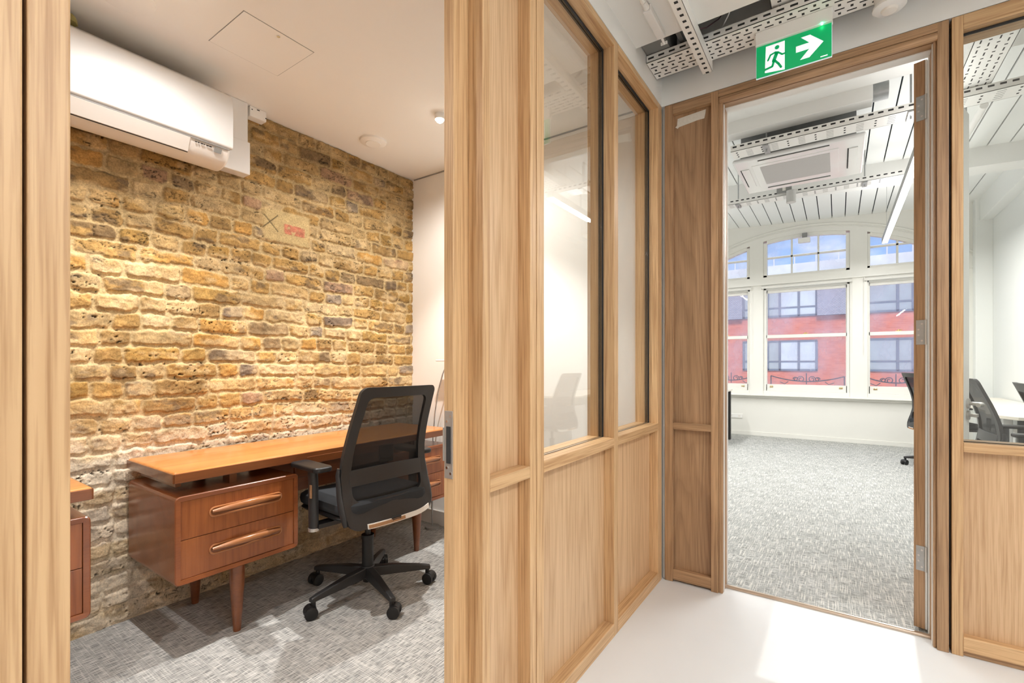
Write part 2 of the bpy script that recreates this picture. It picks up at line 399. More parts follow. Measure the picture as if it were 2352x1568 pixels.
    co = np.stack([X, Y, Z], -1).reshape(-1, 3)
    i, j = np.meshgrid(np.arange(ny-1), np.arange(nz-1), indexing='ij'); a0 = (i*nz+j).ravel()
    F = np.stack([a0, a0+nz, a0+nz+1, a0+1], 1)
    me = bpy.data.meshes.new('wall_left')
    me.vertices.add(len(co)); me.vertices.foreach_set('co', co.ravel().astype(np.float32))
    me.loops.add(F.size); me.loops.foreach_set('vertex_index', F.ravel().astype(np.int32))
    me.polygons.add(len(F)); me.polygons.foreach_set('loop_start', (np.arange(len(F))*4).astype(np.int32)); me.polygons.foreach_set('loop_total', np.full(len(F), 4, np.int32))
    me.polygons.foreach_set('use_smooth', np.ones(len(F), bool))
    me.update()
    ca = me.color_attributes.new('brick', 'FLOAT_COLOR', 'POINT')
    ca.data.foreach_set('color', np.concatenate([lin.reshape(-1, 3), np.ones((len(co), 1))], 1).ravel().astype(np.float32))
    mt = bpy.data.materials.new('old_stock_brick'); mt.use_nodes = True; t = mt.node_tree; b_ = t.nodes['Principled BSDF']
    at = t.nodes.new('ShaderNodeAttribute'); at.attribute_name = 'brick'
    cc = t.nodes.new('ShaderNodeTexCoord'); nn = t.nodes.new('ShaderNodeTexNoise'); nn.inputs['Scale'].default_value = 160; nn.inputs['Detail'].default_value = 4
    t.links.new(cc.outputs['Object'], nn.inputs['Vector'])
    mr = t.nodes.new('ShaderNodeMapRange'); mr.inputs[1].default_value = .3; mr.inputs[2].default_value = .7; mr.inputs[3].default_value = .72; mr.inputs[4].default_value = 1.18; t.links.new(nn.outputs['Fac'], mr.inputs[0])
    mm = t.nodes.new('ShaderNodeVectorMath'); mm.operation = 'SCALE'; t.links.new(at.outputs['Color'], mm.inputs[0]); t.links.new(mr.outputs[0], mm.inputs['Scale'])
    t.links.new(mm.outputs[0], b_.inputs['Base Color']); b_.inputs['Roughness'].default_value = .92; b_.inputs['Specular IOR Level'].default_value = .25
    bp = t.nodes.new('ShaderNodeBump'); bp.inputs['Strength'].default_value = .5; bp.inputs['Distance'].default_value = .003; t.links.new(nn.outputs['Fac'], bp.inputs['Height']); t.links.new(bp.outputs[0], b_.inputs['Normal'])
    me.materials.append(mt)
    o = bpy.data.objects.new('wall_left', me); C.objects.link(o)
    tag(o, 'exposed old yellow stock brick wall behind the wooden desks', 'wall', kind='structure')
brick_wall()
struct('wall_left', MB().box((-2.9, -2.2, 0), (-2.66, 2.6, 2.7)), WARMW, 'plain solid masonry behind the exposed brick face', 'wall')
# --- office end wall, ceilings
struct('wall_rear', MB().box((-2.7, 2.48, 0), (-.9, 2.62, 2.7)), WARMW, 'plain warm white end wall of the small office beside the brick', 'wall')
struct('wall_near', MB().box((-2.9, -2.3, 0), (1.7, -2.2, 3.0)), WHITE, 'plain white wall at the near end of corridor and office', 'wall')
struct('baseboard_rear', MB().box((-2.6, 2.462, 0), (-.9, 2.48, .1)), WHITE, 'white skirting board at the foot of the office end wall', 'skirting board', .003)
ceil = struct('ceiling', MB().box((-2.9, -2.2, 2.52), (-.9, 2.62, 2.7)), WARMW, 'flat warm white plastered ceiling of the small office', 'ceiling')
struct('trim_9', MB().box((-2.6, 2.474, 2.513), (-.9, 2.4802, 2.52)), GREYP, 'thin dark strip in place of the shadow line where the office end wall meets the ceiling', 'shadow line')  # grey strip stands in for shade in the wall and ceiling joint
# corridor ceiling panel, slab above, walls above the timber
struct('ceiling', MB().box((-.775, -2.2, 2.62), (1.7, 2.14, 2.66)), WHITE, 'flat white ceiling panel over the corridor ending short of the door wall', 'ceiling')
struct('ceiling', MB().box((-.9, -2.2, 2.98), (1.7, 2.65, 3.1)), GREYV, 'slab greyed for shade, seen in the open gap above the cable tray', 'ceiling')
struct('wall_center', MB().box((-.9, -2.2, 2.522), (-.775, 2.53, 2.98)), WHITE, 'white wall band above the glazed timber partition', 'wall')
struct('wall_front', MB().box((-.9, 2.53, 2.522), (1.7, 2.65, 3.45)), WHITE, 'white wall band above the timber door surround', 'wall')
struct('wall_right', MB().box((1.6, -2.2, 0), (1.72, 8.5, 3.5)), COOLW, 'plain white right hand wall of corridor and bright room', 'wall')
struct('trim_2', MB().box((-.77, 2.15, 2.66), (-.66, 2.4, 2.98)).box((-.62, 2.2, 2.68), (-.60, 2.5, 2.98)), GREYV, 'grey upstand inside the open ceiling gap beside the partition', 'trim')

# --- glazed timber partition between office and corridor (plane x = -0.775)
X0, XB = -.775, -.90
wp = empty('wall_partition', (X0, 1.5, 0), 'glazed oak partition between the small office and the corridor', 'partition', kind='structure')
def wpbox(name, y0, y1, z0, z1, m, xa=XB, xb=X0, bev=.002): return bx(name, (xa, y0, z0), (xb, y1, z1), m, wp, bev)
wpbox('jamb', .985, 1.017, 0, 2.52, OAK[2], -.826)
wpbox('door_stop', .926, 1.017, 0, 2.43, OAK[2], -.860, -.826)
wpbox('post', 1.219, 1.254, 0, 2.52, OAK[2])
wpbox('post', 1.2585, 1.302, 0, 2.52, OAK[2])
wpbox('mullion', 1.878, 1.921, 0, 2.52, OAK[2])
wpbox('post', 2.468, 2.526, 0, 2.52, OAK[2])
wpbox('solid_panel', 1.017, 1.219, 0, 2.49, OAKV, -.836, -.820)
wpbox('rail', 1.017, 1.219, .800, .836, OAK[1], -.82)
wpbox('rail', 1.017, 1.219, 0, .055, OAK[1], -.82)
wpbox('rail', 1.017, 1.219, 2.49, 2.52, OAK[1], -.82)
for (a, b) in ((1.302, 1.878), (1.921, 2.468)):
    wpbox('lower_panel', a, b, .03, .81, OAKV, -.838, -.822)
    wpbox('sill', a, b, .800, .838, OAK[1])
    wpbox('kick_rail', a, b, 0, .055, OAK[1], -.84)
    wpbox('top_rail', a, b, 2.49, 2.52, OAK[1])
    g = MB().box((-.8375, a+.001, .8385), (-.8305, b-.001, 2.4895)).build('glass_pane', GL, wp)
    q = MB()
    for xx in (-.8445, -.8295):
        q.box((xx, a, .838), (xx+.006, a+.007, 2.49)).box((xx, b-.007, .838), (xx+.006, b, 2.49)).box((xx, a, 2.482), (xx+.006, b, 2.49)).box((xx+.002, a, .838), (xx+.005, b, .839))
    q.build('gasket', RUB, wp)
# left side of the doorway
wpbox('jamb', .130, .168, 0, 2.52, OAK[2], -.826)
wpbox('door_stop', .130, .167, 0, 2.43, OAK[2], -.86, -.828)
wpbox('post', .02, .1265, 0, 2.52, OAK[2])
wpbox('solid_panel', -2.1, .02, 0, 2.49, OAKV, -.836, -.82)
wpbox('header', .168, .985, 2.44, 2.52, OAK[1])
# strike plate on the door stop
sp = bx('strike_plate', (-.857, .9245, .848), (-.828, .926, 1.026), STEEL, wp, .0005)
MB().box((-.849, .9225, .888), (-.835, .9250, .985)).build('latch_opening', HOLE, sp)
MB().box((-.8615, .922, .893), (-.857, .9262, .982)).build('strike_lip', STEEL, sp, .001)
q = MB()
for (xx, zz) in ((-.835, 1.012), (-.848, .998), (-.848, .876), (-.835, .862)): q.cyl((xx, .9246, zz), (xx, .9232, zz), .0035, seg=14)
q.build('screw', CHROME, sp)

# --- door wall (plane y = 2.53)
wf = empty('wall_front', (0, 2.53, 0), 'brown timber door surround with narrow side panel and glazed oak panel', 'door surround', kind='structure')
def wfbox(name, x0, x1, z0, z1, m, ya=2.53, yb=2.655, bev=.002): return bx(name, (x0, ya, z0), (x1, yb, z1), m, wf, bev)
wfbox('shadow_gap', -.775, -.758, 0, 2.52, WHITE, 2.545)
wfbox('stile', -.760, -.718, 0, 2.52, BRN[2])
wfbox('side_panel', -.718, -.528, 0, 2.50, BRNV, 2.558, 2.58)
wfbox('stile', -.528, -.494, 0, 2.52, BRN[2])
wfbox('rail', -.718, -.528, .805, .839, BRN[0], 2.53, 2.56)
wfbox('rail', -.718, -.528, .012, .068, BRN[0], 2.53, 2.56)
wfbox('rail', -.718, -.528, 2.467, 2.52, BRN[0], 2.53, 2.56)
wfbox('lining', -.494, -.474, 0, 2.50, BRN[2], 2.538)
wfbox('seal', -.4745, -.4715, 0, 2.455, WHITE, 2.560, 2.572, 0); wfbox('seal', -.4745, -.4705, 0, 2.455, WHITE, 2.640, 2.655, 0)
wfbox('head', -.494, .330, 2.485, 2.52, BRN[0], 2.53)
MB().tube([(-.488, 2.541, 2.470), (.328, 2.541, 2.470)], .017, 16, up=(0, 0, 1)).build('head_moulding', BRN[0], wf)
wfbox('head_lining', -.474, .318, 2.455, 2.488, BRN[0], 2.556, 2.655, 0)
wfbox('seal', -.474, .318, 2.451, 2.456, WHITE, 2.60, 2.655, 0)
wfbox('lining', .318, .327, 0, 2.50, BRN[2], 2.545)
wfbox('seal', .3155, .3185, 0, 2.455, WHITE, 2.56, 2.572, 0); wfbox('seal', .3145, .3185, 0, 2.455, WHITE, 2.635, 2.655, 0)
wfbox('post', .3275, .363, 0, 2.52, BRN[2], 2.53)
wfbox('post', .371, .405, 0, 2.52, OAK[2], 2.53)
wfbox('gap_shade_strip', .363, .371, .02, 2.50, RUB, 2.56, 2.6, 0)  # dark strip for the shade in the gap between the posts
wfbox('sill', .405, 1.58, .803, .840, OAK[0])
wfbox('lower_panel', .405, 1.58, .03, .81, OAKV, 2.565, 2.59)
wfbox('kick_rail', .405, 1.58, .022, .078, OAK[0], 2.53, 2.6)
wfbox('plinth', .405, 1.58, 0, .022, BRN[0], 2.542, 2.6)
wfbox('top_rail', .405, 1.58, 2.462, 2.52, OAK[0])
wfbox('post', 1.56, 1.6, 0, 2.52, OAK[2])
MB().box((.4055, 2.570, .8405), (1.559, 2.577, 2.4615)).build('glass_pane', GL, wf)
MB().box((.4055, 2.562, 2.452), (1.559, 2.568, 2.4615)).box((.4055, 2.562, .8405), (.410, 2.568, 2.4615)).box((.4055, 2.562, .8405), (1.559, 2.568, .8425)).build('gasket', RUB, wf)

# --- the open door leaf
ang = math.atan2(.944, .33)
dr = empty('door_1', (.312, 2.665, 0), 'open brown timber door leaf with pale painted face swung into the bright room', 'door', rz=ang, kind='structure')
MB().box((0, .006, .012), (.76, .044, 2.452)).build('leaf', BRN[2], dr, .001, local=True)
MB().box((.0015, .0, .013), (.759, .006, 2.451)).build('painted_face', COOLW, dr, 0, local=True)
for zc in (2.249, 1.285, .313):
    hg = MB().box((-.002, .008, zc-.053), (.0, .036, zc+.053)).build('hinge', DULL, dr, .0005, local=True)
    q = MB()
    for k, yy in zip((-.036, -.012, .012, .036), (.016, .027, .027, .016)): q.cyl((-.002, yy, zc+k), (-.0032, yy, zc+k), .004, seg=12)
    q.cyl((-.004, .002, zc-.053), (-.004, .002, zc+.053), .005, seg=12)
    hgs = q.build('hinge_screws', STEEL, hg, local=True)
hd = MB()
hd.cyl((.715, 0, .945), (.715, -.010, .945), .026, seg=28)
hd.tube([(.715, -.01, .945), (.715, -.05, .945), (.705, -.057, .945), (.69, -.06, .945), (.60, -.06, .945)], .0095, 14)
hd.build('lever_handle', STEEL, dr, local=True)
hd = MB(); hd.cyl((.715, 0, .885), (.715, -.010, .885), .024, seg=28); hd.cyl((.715, -.01, .885), (.715, -.028, .885), .008); hd.box((.695, -.040, .877), (.735, -.028, .893))
hd.build('thumb_turn', STEEL, dr, local=True)

# --- bright room shell
struct('ceiling', MB().box((-4.2, 2.65, 3.095), (1.6, 4.13, 3.4)), WHITE, 'flat white bulkhead ceiling just inside the bright room', 'ceiling')
struct('trim_3', MB().box((-4.2, 4.13, 2.995), (.20, 4.26, 3.4)), WHITE, 'white boxed downstand beam before the perforated tray', 'beam', .004)
def zc_(x): return 3.306-.043*x
def room_ceiling():
    q = MB(); w = .157; x = -4.15; k = 0
    while x < 1.6:
        x2 = min(x+w-.011, 1.6)
        q.add([(x, 4.13, zc_(x)), (x2, 4.13, zc_(x2)), (x2, 8.47, zc_(x2)), (x, 8.47, zc_(x)), (x, 4.13, zc_(x)+.02), (x2, 4.13, zc_(x2)+.02), (x2, 8.47, zc_(x2)+.02), (x, 8.47, zc_(x)+.02)],
              [(0,1,2,3),(4,7,6,5),(0,4,5,1),(2,6,7,3),(0,3,7,4),(1,5,6,2)], 0)
        x += w
    q.add([(-4.2, 4.13, zc_(-4.2)+.03), (1.6, 4.13, zc_(1.6)+.03), (1.6, 8.5, zc_(1.6)+.03), (-4.2, 8.5, zc_(-4.2)+.03)], [(0,1,2,3)], 1)
    struct('ceiling', q, [COOLW, DARKGAP], 'white painted ceiling boards with dark gaps running towards the windows', 'ceiling')
room_ceiling()
q = MB(); q.add([(-4.2, 6.355, 3.30), (1.6, 6.355, 3.05), (1.6, 6.62, 3.05), (-4.2, 6.62, 3.30), (-4.2, 6.355, 3.6), (1.6, 6.355, 3.6), (1.6, 6.62, 3.6), (-4.2, 6.62, 3.6)],
                [(0,1,2,3),(4,7,6,5),(0,4,5,1),(2,6,7,3),(0,3,7,4),(1,5,6,2)])
struct('trim_4', q, WHITE, 'white concrete beam across the boarded ceiling between cassette and windows', 'beam')
q = MB(); q.box((1.48, 2.66, 2.965), (1.6, 8.45, 3.4)); q.box((1.44, 8.30, 0), (1.6, 8.45, 3.4))
struct('trim_5', q, COOLW, 'white boxed bulkhead along the top of the right hand wall', 'bulkhead', .003)
struct('wall_left', MB().box((-4.3, 2.62, 0), (-4.2, 8.5, 3.6)), COOLW, 'white left wall of the bright room hidden past the door', 'wall')
struct('wall_rear', MB().box((-4.2, 2.56, 0), (-.78, 2.66, 3.6)), COOLW, 'white wall of the bright room backing onto the small office', 'wall')

# --- window wall
YW = 8.45
def arch(x, top, R): return top-(R-math.sqrt(max(R*R-(x+.42)**2, 0)))
GA = lambda x: arch(x, 3.10, 2.9)
openings = [(-1.89, -1.174), (-.981, .141), (.344, 1.06)]
q = MB()
q.box((-4.2, YW, 0), (1.6, YW+.30, .66))
for (a, b) in ((-4.2, -1.89), (-1.174, -.981), (.141, .344), (1.06, 1.6)): q.box((a, YW, .66), (b, YW+.30, 2.36))
q.box((-4.2, YW, 2.36), (1.6, YW+.30, 2.52))
for (a, b) in ((-4.2, -1.89), (-1.174, -.981), (.141, .344), (1.06, 1.6)): q.box((a, YW, 2.52), (b, YW+.30, 3.6))
for (a, b) in openings:
    n = 14; xs = [a+(b-a)*i/n for i in range(n+1)]
    q.prism([(x, GA(x)+.045) for x in xs]+[(b, 3.6), (a, 3.6)], 1, YW, YW+.30)
struct('wall_window', q, WINW, 'pale window wall with a shallow arch over three windows', 'wall')
# arch mouldings and cornice
q = MB()
xs = [-2.4+i*.1 for i in range(41)]
q.tube([(x, YW-.005, arch(x, 3.255, 3.0)) for x in xs], .013, 8)
q.tube([(x, YW-.004, arch(x, 3.215, 2.97)) for x in xs], .007, 8)
q.box((-2.4, YW-.03, 2.395), (1.44, YW, 2.42)); q.box((-2.4, YW-.018, 2.42), (1.44, YW, 2.455)); q.box((-2.4, YW-.008, 2.455), (1.44, YW, 2.475))
struct('trim_6', q, WINW, 'moulded arch and cornice strips over the three windows', 'moulding')
q = MB(); q.box((-2.6, YW-.10, .640), (1.44, YW, .665)); q.box((-2.6, YW-.05, .61), (1.44, YW, .64))
struct('trim_7', q, WINW, 'long painted sill shelf under the three windows', 'window sill', .008)
q = MB(); q.box((-4.2, YW-.02, 0), (1.44, YW, .05)); q.box((-4.2, YW-.012, .05), (1.44, YW, .062))
struct('baseboard_window', q, WINW, 'low painted skirting under the windows of the bright room', 'skirting board', .002)

def window(n, a, b, bars, label, glo, ghi):
    w = empty('window_%d' % n, ((a+b)/2, YW, .66), label, 'window', kind='structure')
    y0 = YW+.05; yf = y0-.012
    fr = MB(); fr.box((a, yf, .70), (glo-.012, y0+.09, 2.36)); fr.box((ghi+.012, yf, .70), (b, y0+.09, 2.36)); fr.box((a, yf, 2.32), (b, y0+.09, 2.36)); fr.box((a, YW+.01, .66), (b, y0+.09, .72))
    fr.box((a, YW+.02, 2.50), (b, y0+.08, 2.555))
    fr.box((a, YW+.02, 2.52), (glo, y0+.08, GA(a)+.02)); fr.box((ghi, YW+.02, 2.52), (b, y0+.08, GA(b)+.02))
    fr.build('frame', WINW, w, .004)
    # transom light with arched head and glazing bars
    tr = MB(); m = 12; xs = [glo+(ghi-glo)*i/m for i in range(m+1)]
    for i in range(m):
        x, x2 = xs[i], xs[i+1]
        tr.prism([(x, GA(x)-.004), (x2, GA(x2)-.004), (x2, GA(x2)+.05), (x, GA(x)+.05)], 1, YW+.02, YW+.09)
    tr.build('arched_head', WINW, w)
    br = MB()
    for xb_ in bars: br.box((xb_-.012, YW+.05, 2.55), (xb_+.012, YW+.08, GA(xb_)))
    br.box((glo, YW+.05, 2.812), (ghi, YW+.08, 2.836)); br.build('glazing_bar', DULL if False else WINW, w)
    # sliding sashes
    us = MB(); us.box((glo-.02, y0+.045, 1.56), (ghi+.02, y0+.085, 1.60)); us.box((glo-.02, y0+.045, 2.275), (ghi+.02, y0+.085, 2.33))
    us.box((glo-.03, y0+.045, 1.56), (glo, y0+.085, 2.33)); us.box((ghi, y0+.045, 1.56), (ghi+.03, y0+.085, 2.33)); us.build('upper_sash', WINW, w, .003)
    ls = MB(); ls.box((glo-.02, y0, 1.555), (ghi+.02, y0+.04, 1.605)); ls.box((glo-.02, y0, .72), (ghi+.02, y0+.04, .825))
    ls.box((glo-.035, y0, .72), (glo, y0+.04, 1.605)); ls.box((ghi, y0, .72), (ghi+.035, y0+.04, 1.605)); ls.build('lower_sash', WINW, w, .003)
    MB().box((glo, y0+.062, 1.595), (ghi, y0+.067, 2.28)).build('glass_pane', GLW, w)
    MB().box((glo, y0+.018, .82), (ghi, y0+.023, 1.56)).build('glass_pane', GLW, w)
    MB().prism([(x, GA(x)) for x in xs]+[(ghi, 2.55), (glo, 2.55)], 1, YW+.066, YW+.071).build('glass_pane', GLW, w)
    for xx in (glo+.06, ghi-.06):
        MB().box((xx-.022, y0-.006, .775), (xx+.022, y0, .787)).tube([(xx-.016, y0-.003, .79), (xx-.016, y0-.022, .80), (xx+.016, y0-.022, .80), (xx+.016, y0-.003, .79)], .005, 8).build('sash_lift', BRASS, w)
    xx = (glo+ghi)/2
    MB().box((xx-.03, y0+.005, 1.605), (xx+.03, y0+.03, 1.613)).cyl((xx, y0+.015, 1.613), (xx, y0+.015, 1.63), .010).tube([(xx, y0+.015, 1.625), (xx+.04, y0+.02, 1.62)], .005, 8).build('sash_fastener', BRASS, w)
    return w
window(1, -1.89, -1.174, [-1.53], 'left sash window with arched top light, partly hidden by the door panel', -1.84, -1.219)
window(2, -.981, .141, [-.592, -.246], 'middle sash window with six pane arched top light', -.930, .094)
window(3, .344, 1.06, [.682], 'right sash window with arched top light behind the door edge', .378, 1.01)
for (a, b, wh) in ((-1.92, -1.15, 'left'), (-1.0, .17, 'middle'), (.31, 1.09, 'right')):
    e = empty('roller_blind', ((a+b)/2, YW-.04, 2.30), 'white rolled up roller blind across the top of the %s sash window' % wh, 'blind', group='roller blinds over the sash windows')
    MB().cyl((a, YW-.035, 2.355), (b, YW-.035, 2.355), .020, seg=16).build('roll', WINW, e)
    for (ba, bb) in ((a-.006, a), (b, b+.006)): MB().box((ba, YW-.06, 2.33), (bb, YW, 2.385)).build('bracket', WINW, e, .002)
    xc = a-.004 if a > .2 else b-.002
    MB().tube([(xc, YW-.062, 2.35), (xc, YW-.062, 1.3)], .003, 6).build('pull_chain', PAPER, e)
# wall sensor over the middle window
e = empty('wall_sensor', (-.42, YW, 2.98), 'small white box sensor with grey bracket over the middle window arch', 'sensor')
MB().box((-.50, YW-.09, 2.985), (-.345, YW-.01, 3.055)).build('housing', TRAYW, e, .006)
MB().box((-.45, YW-.05, 3.055), (-.385, YW, 3.135)).build('bracket', GREYP, e, .004)
e = tag(bx('socket_outlet', (-1.50, YW-.014, .265), (-1.275, YW, .335), TRAYW, None, .004), 'white double socket plate low on the wall under the left window', 'socket')
for xx in (-1.46, -1.34): MB().box((xx, YW-.0155, .285), (xx+.03, YW-.0135, .315)).build('switch', PAPER, e)

# ironwork outside the windows
for (c, wh) in ((-1.53, 'left'), (-.42, 'middle'), (.70, 'right')):
    q = MB()
    hw = .5 if c == -.42 else .36
    for s in (-1, 1): q.tube([(c+s*hw, 8.92, .64), (c+s*hw, 8.92, .955)], .008, 8)
    pts = [(c-hw+2*hw*i/16, 8.92, .865+.085*((i-8)/8)**2) for i in range(17)]
    q.tube(pts, .008, 8); q.tube([(c, 8.92, .82), (c, 8.92, 1.0)], .007, 8)
    for s in (-1, 1):
        for (cx, r) in ((.075, .05), (.15, .035)):
            q.tube([(c+s*(cx+r*(1-k/40)*math.cos(k*.33)), 8.92, .90+r*(1-k/40)*math.sin(k*.33)) for k in range(26)], .0065, 7)
        q.tube([(c+s*hw*.5, 8.92, .86), (c+s*(hw*.5+.05), 8.92, .82), (c+s*(hw*.5+.12), 8.92, .85)], .006, 7)
    tag(q.build('ironwork', BLACK2), 'black scrolled wrought iron guard outside the %s window' % wh, 'ironwork', 'window guards outside')

struct('trim_8', MB().box((-2.2, 8.75, .56), (1.4, 9.02, .64)), mat('outer_stone_sill', (.6, .59, .55), .9, noise=.2), 'outer stone ledge under the windows carrying the ironwork', 'ledge')
# building across the street
def brickmat():
    m = bpy.data.materials.new('red_brickwork'); m.use_nodes = True; t = m.node_tree; b = t.nodes['Principled BSDF']
    co = t.nodes.new('ShaderNodeTexCoord'); mp = t.nodes.new('ShaderNodeMapping'); mp.inputs['Rotation'].default_value = (PI/2, 0, 0)
    br = t.nodes.new('ShaderNodeTexBrick'); br.inputs['Scale'].default_value = 4; br.inputs['Mortar Size'].default_value = .012
    br.inputs['Color1'].default_value = srgb(214, 118, 90); br.inputs['Color2'].default_value = srgb(196, 100, 76); br.inputs['Mortar'].default_value = srgb(210, 150, 125)
    br.inputs['Brick Width'].default_value = .9; br.inputs['Row Height'].default_value = .3
    t.links.new(co.outputs['Object'], mp.inputs[0]); t.links.new(mp.outputs[0], br.inputs['Vector']); t.links.new(br.outputs['Color'], b.inputs['Base Color']); b.inputs['Roughness'].default_value = .9
    return m
def slatemat():
    m = bpy.data.materials.new('grey_slate'); m.use_nodes = True; t = m.node_tree; b = t.nodes['Principled BSDF']
    co = t.nodes.new('ShaderNodeTexCoord'); mp = t.nodes.new('ShaderNodeMapping'); mp.inputs['Rotation'].default_value = (PI/2, 0, 0)
    br = t.nodes.new('ShaderNodeTexBrick'); br.inputs['Scale'].default_value = 5; br.inputs['Mortar Size'].default_value = .02
    br.inputs['Color1'].default_value = srgb(168, 164, 172); br.inputs['Color2'].default_value = srgb(150, 147, 156); br.inputs['Mortar'].default_value = srgb(80, 80, 92)
    t.links.new(co.outputs['Object'], mp.inputs[0]); t.links.new(mp.outputs[0], br.inputs['Vector']); t.links.new(br.outputs['Color'], b.inputs['Base Color']); b.inputs['Roughness'].default_value = .7
    return m
RB, SL = brickmat(), slatemat()
FRM = mat('grey_window_metal', srgb(96, 104, 116), .4); PANE = mat('street_pane', (.75, .80, .82), .12, noise=.35, nscale=1.2); DPANE = mat('dim_pane', (.50, .54, .54), .1, noise=.5, nscale=1.5)
STONE = mat('pale_parapet', (.80, .80, .80), .8, noise=.3, nscale=3)
bl = empty('building', (0, 24, -6), 'red brick office building with slate panels across the street', 'building')
MB().box((-16, 24.0, -6), (14, 32, 5.0)).build('wall', RB, bl)
MB().box((-16.2, 23.85, 4.95), (14.2, 32, 5.50)).build('parapet', STONE, bl)
q = MB()
for k in range(38): q.box((-16+k*.8, 24.2, 5.5), (-15.96+k*.8, 24.24, 5.95))
q.box((-16, 24.2, 5.93), (14, 24.24, 5.97)); q.build('roof_rail', STONE, bl)
for k in range(-3, 3):
    x0 = -3.62+4.53*k
    for (zl, zh) in ((.90, 2.11), (3.27, 4.6)):
        f = MB(); f.box((x0, 23.93, zl-.06), (x0+2.89, 24.02, zl+.02)); f.box((x0, 23.93, zh), (x0+2.89, 24.02, zh+.07))
        for xx in (0, .98, 1.45, 2.17, 2.82): f.box((x0+xx, 23.93, zl-.05), (x0+xx+.09, 24.02, zh+.03))
        f.box((x0, 23.94, zl+.32), (x0+2.89, 24.01, zl+.38))
        fo = f.build('window', FRM, bl)
        for i_, (xa, xb_, m_) in enumerate(((.05, 1.45, DPANE), (1.45, 2.87, PANE))): MB().box((x0+xa, 23.97, zl), (x0+xb_, 23.99, zh)).build('pane', m_, fo)
    MB().box((x0+2.89, 23.75, 3.20), (x0+4.53, 24.02, 4.9)).build('slate_panel', SL, bl)

# ================================================================== CORRIDOR CEILING THINGS
def perforated(q, x0, x1, y0, y1, z, pitch=.05, rows=4, mi=1, along='x', side=None):  # dark plates drawn for the shade of open slots
    if along == 'x':
        n = int((x1-x0)/pitch)
        for r in range(rows):
            yy = y0+(y1-y0)*(r+.5)/rows
            for k in range(n):
                xx = x0+pitch*(k+.5)
                if (k+r) % 2: q.box((xx-.017, yy-.0035, z-.0006), (xx+.017, yy+.0035, z), mi)
                else: q.box((xx-.005, yy-.007, z-.0006), (xx+.005, yy+.007, z), mi)
    else:
        n = int((y1-y0)/pitch)
        for r in range(rows):
            xx = x0+(x1-x0)*(r+.5)/rows
            for k in range(n):
                yy = y0+pitch*(k+.5)
                if (k+r) % 2: q.box((xx-.0035, yy-.017, z-.0006), (xx+.0035, yy+.017, z), mi)
                else: q.box((xx-.007, yy-.005, z-.0006), (xx+.007, yy+.005, z), mi)
e = empty('cable_tray', (0, 2.36, 2.62), 'white perforated cable tray above the exit sign in the corridor', 'cable tray')
q = MB(); q.box((-.772, 2.275, 2.62), (1.55, 2.435, 2.6225)); q.box((-.772, 2.275, 2.62), (1.55, 2.2775, 2.655)); q.box((-.772, 2.4325, 2.62), (1.55, 2.435, 2.655))
perforated(q, -.772, 1.55, 2.285, 2.425, 2.62, .042, 5)
for k in range(46): xx = -.75+.05*k; q.box((xx-.014, 2.2744, 2.634), (xx+.014, 2.275, 2.643), 1)
q.build('tray', [TRAYW, HOLE], e)
MB().box((.45, 2.28, 2.6225), (.475, 2.43, 2.98)).build('hanger', TRAYW, e)
e = empty('cable_tray', (-.16, 1.8, 2.668), 'short white perforated tray crossing the ceiling gap behind the exit sign', 'cable tray')
q = MB(); q.box((-.235, 2.15, 2.668), (-.08, 2.50, 2.6705)); q.box((-.235, 2.15, 2.668), (-.2325, 2.50, 2.71)); q.box((-.0825, 2.15, 2.668), (-.08, 2.50, 2.71))
perforated(q, -.225, -.09, 2.15, 2.5, 2.668, .045, 3, along='y'); q.build('tray', [TRAYW, HOLE], e)
MB().box((-.16, 2.46, 2.6705), (-.14, 2.48, 2.98)).build('hanger', TRAYW, e)
# slotted channel
q = MB(); q.box((-.545, .6, 2.565), (-.50, 2.43, 2.5675)); q.box((-.545, .6, 2.565), (-.5425, 2.43, 2.60)); q.box((-.5025, .6, 2.565), (-.50, 2.43, 2.60)); q.box((-.545, .6, 2.60), (-.50, 2.43, 2.6195))
for k in range(44): yy = .64+.0415*k; q.box((-.530, yy-.007, 2.5643), (-.515, yy+.007, 2.565), 1)
tag(q.build('strut_channel', [TRAYW, HOLE], None, .0008), 'white slotted steel channel hanging under the corridor ceiling panel and tray', 'steel channel')
# batten lamp end
e = empty('ceiling_conduit', (-.63, 1.5, 2.62), 'slim white surface conduit with fitting on the corridor ceiling beside the channel', 'conduit')
MB().cyl((-.645, .4, 2.605), (-.645, 1.86, 2.605), .010, seg=12).cyl((-.645, 1.86, 2.605), (-.645, 1.90, 2.605), .012).build('pipe', TRAYW, e)
MB().box((-.662, 1.90, 2.590), (-.628, 2.10, 2.619)).build('junction', ACW, e, .004)
MB().cyl((-.645, 2.10, 2.60), (-.645, 2.14, 2.592), .006, seg=10).box((-.66, 2.135, 2.588), (-.63, 2.142, 2.60)).build('end_clip', ACW, e, .001)
# loose cables
for pts, m_, lab in (([(-.62, 2.17, 2.68), (-.56, 2.22, 2.665), (-.50, 2.30, 2.70), (-.47, 2.42, 2.80), (-.40, 2.50, 2.95)], mat('purple_cable', (.20, .12, .15), .5), 'thin purple cable drooping in the ceiling gap left of the channel'),
                     ([(-.36, 2.20, 2.72), (-.40, 2.26, 2.69), (-.48, 2.38, 2.67), (-.55, 2.42, 2.67)], ACW, 'thin white cable looping in the ceiling gap beside the channel')):
    tag(MB().tube(pts, .0028, 8).build('cable', m_), lab, 'cable')
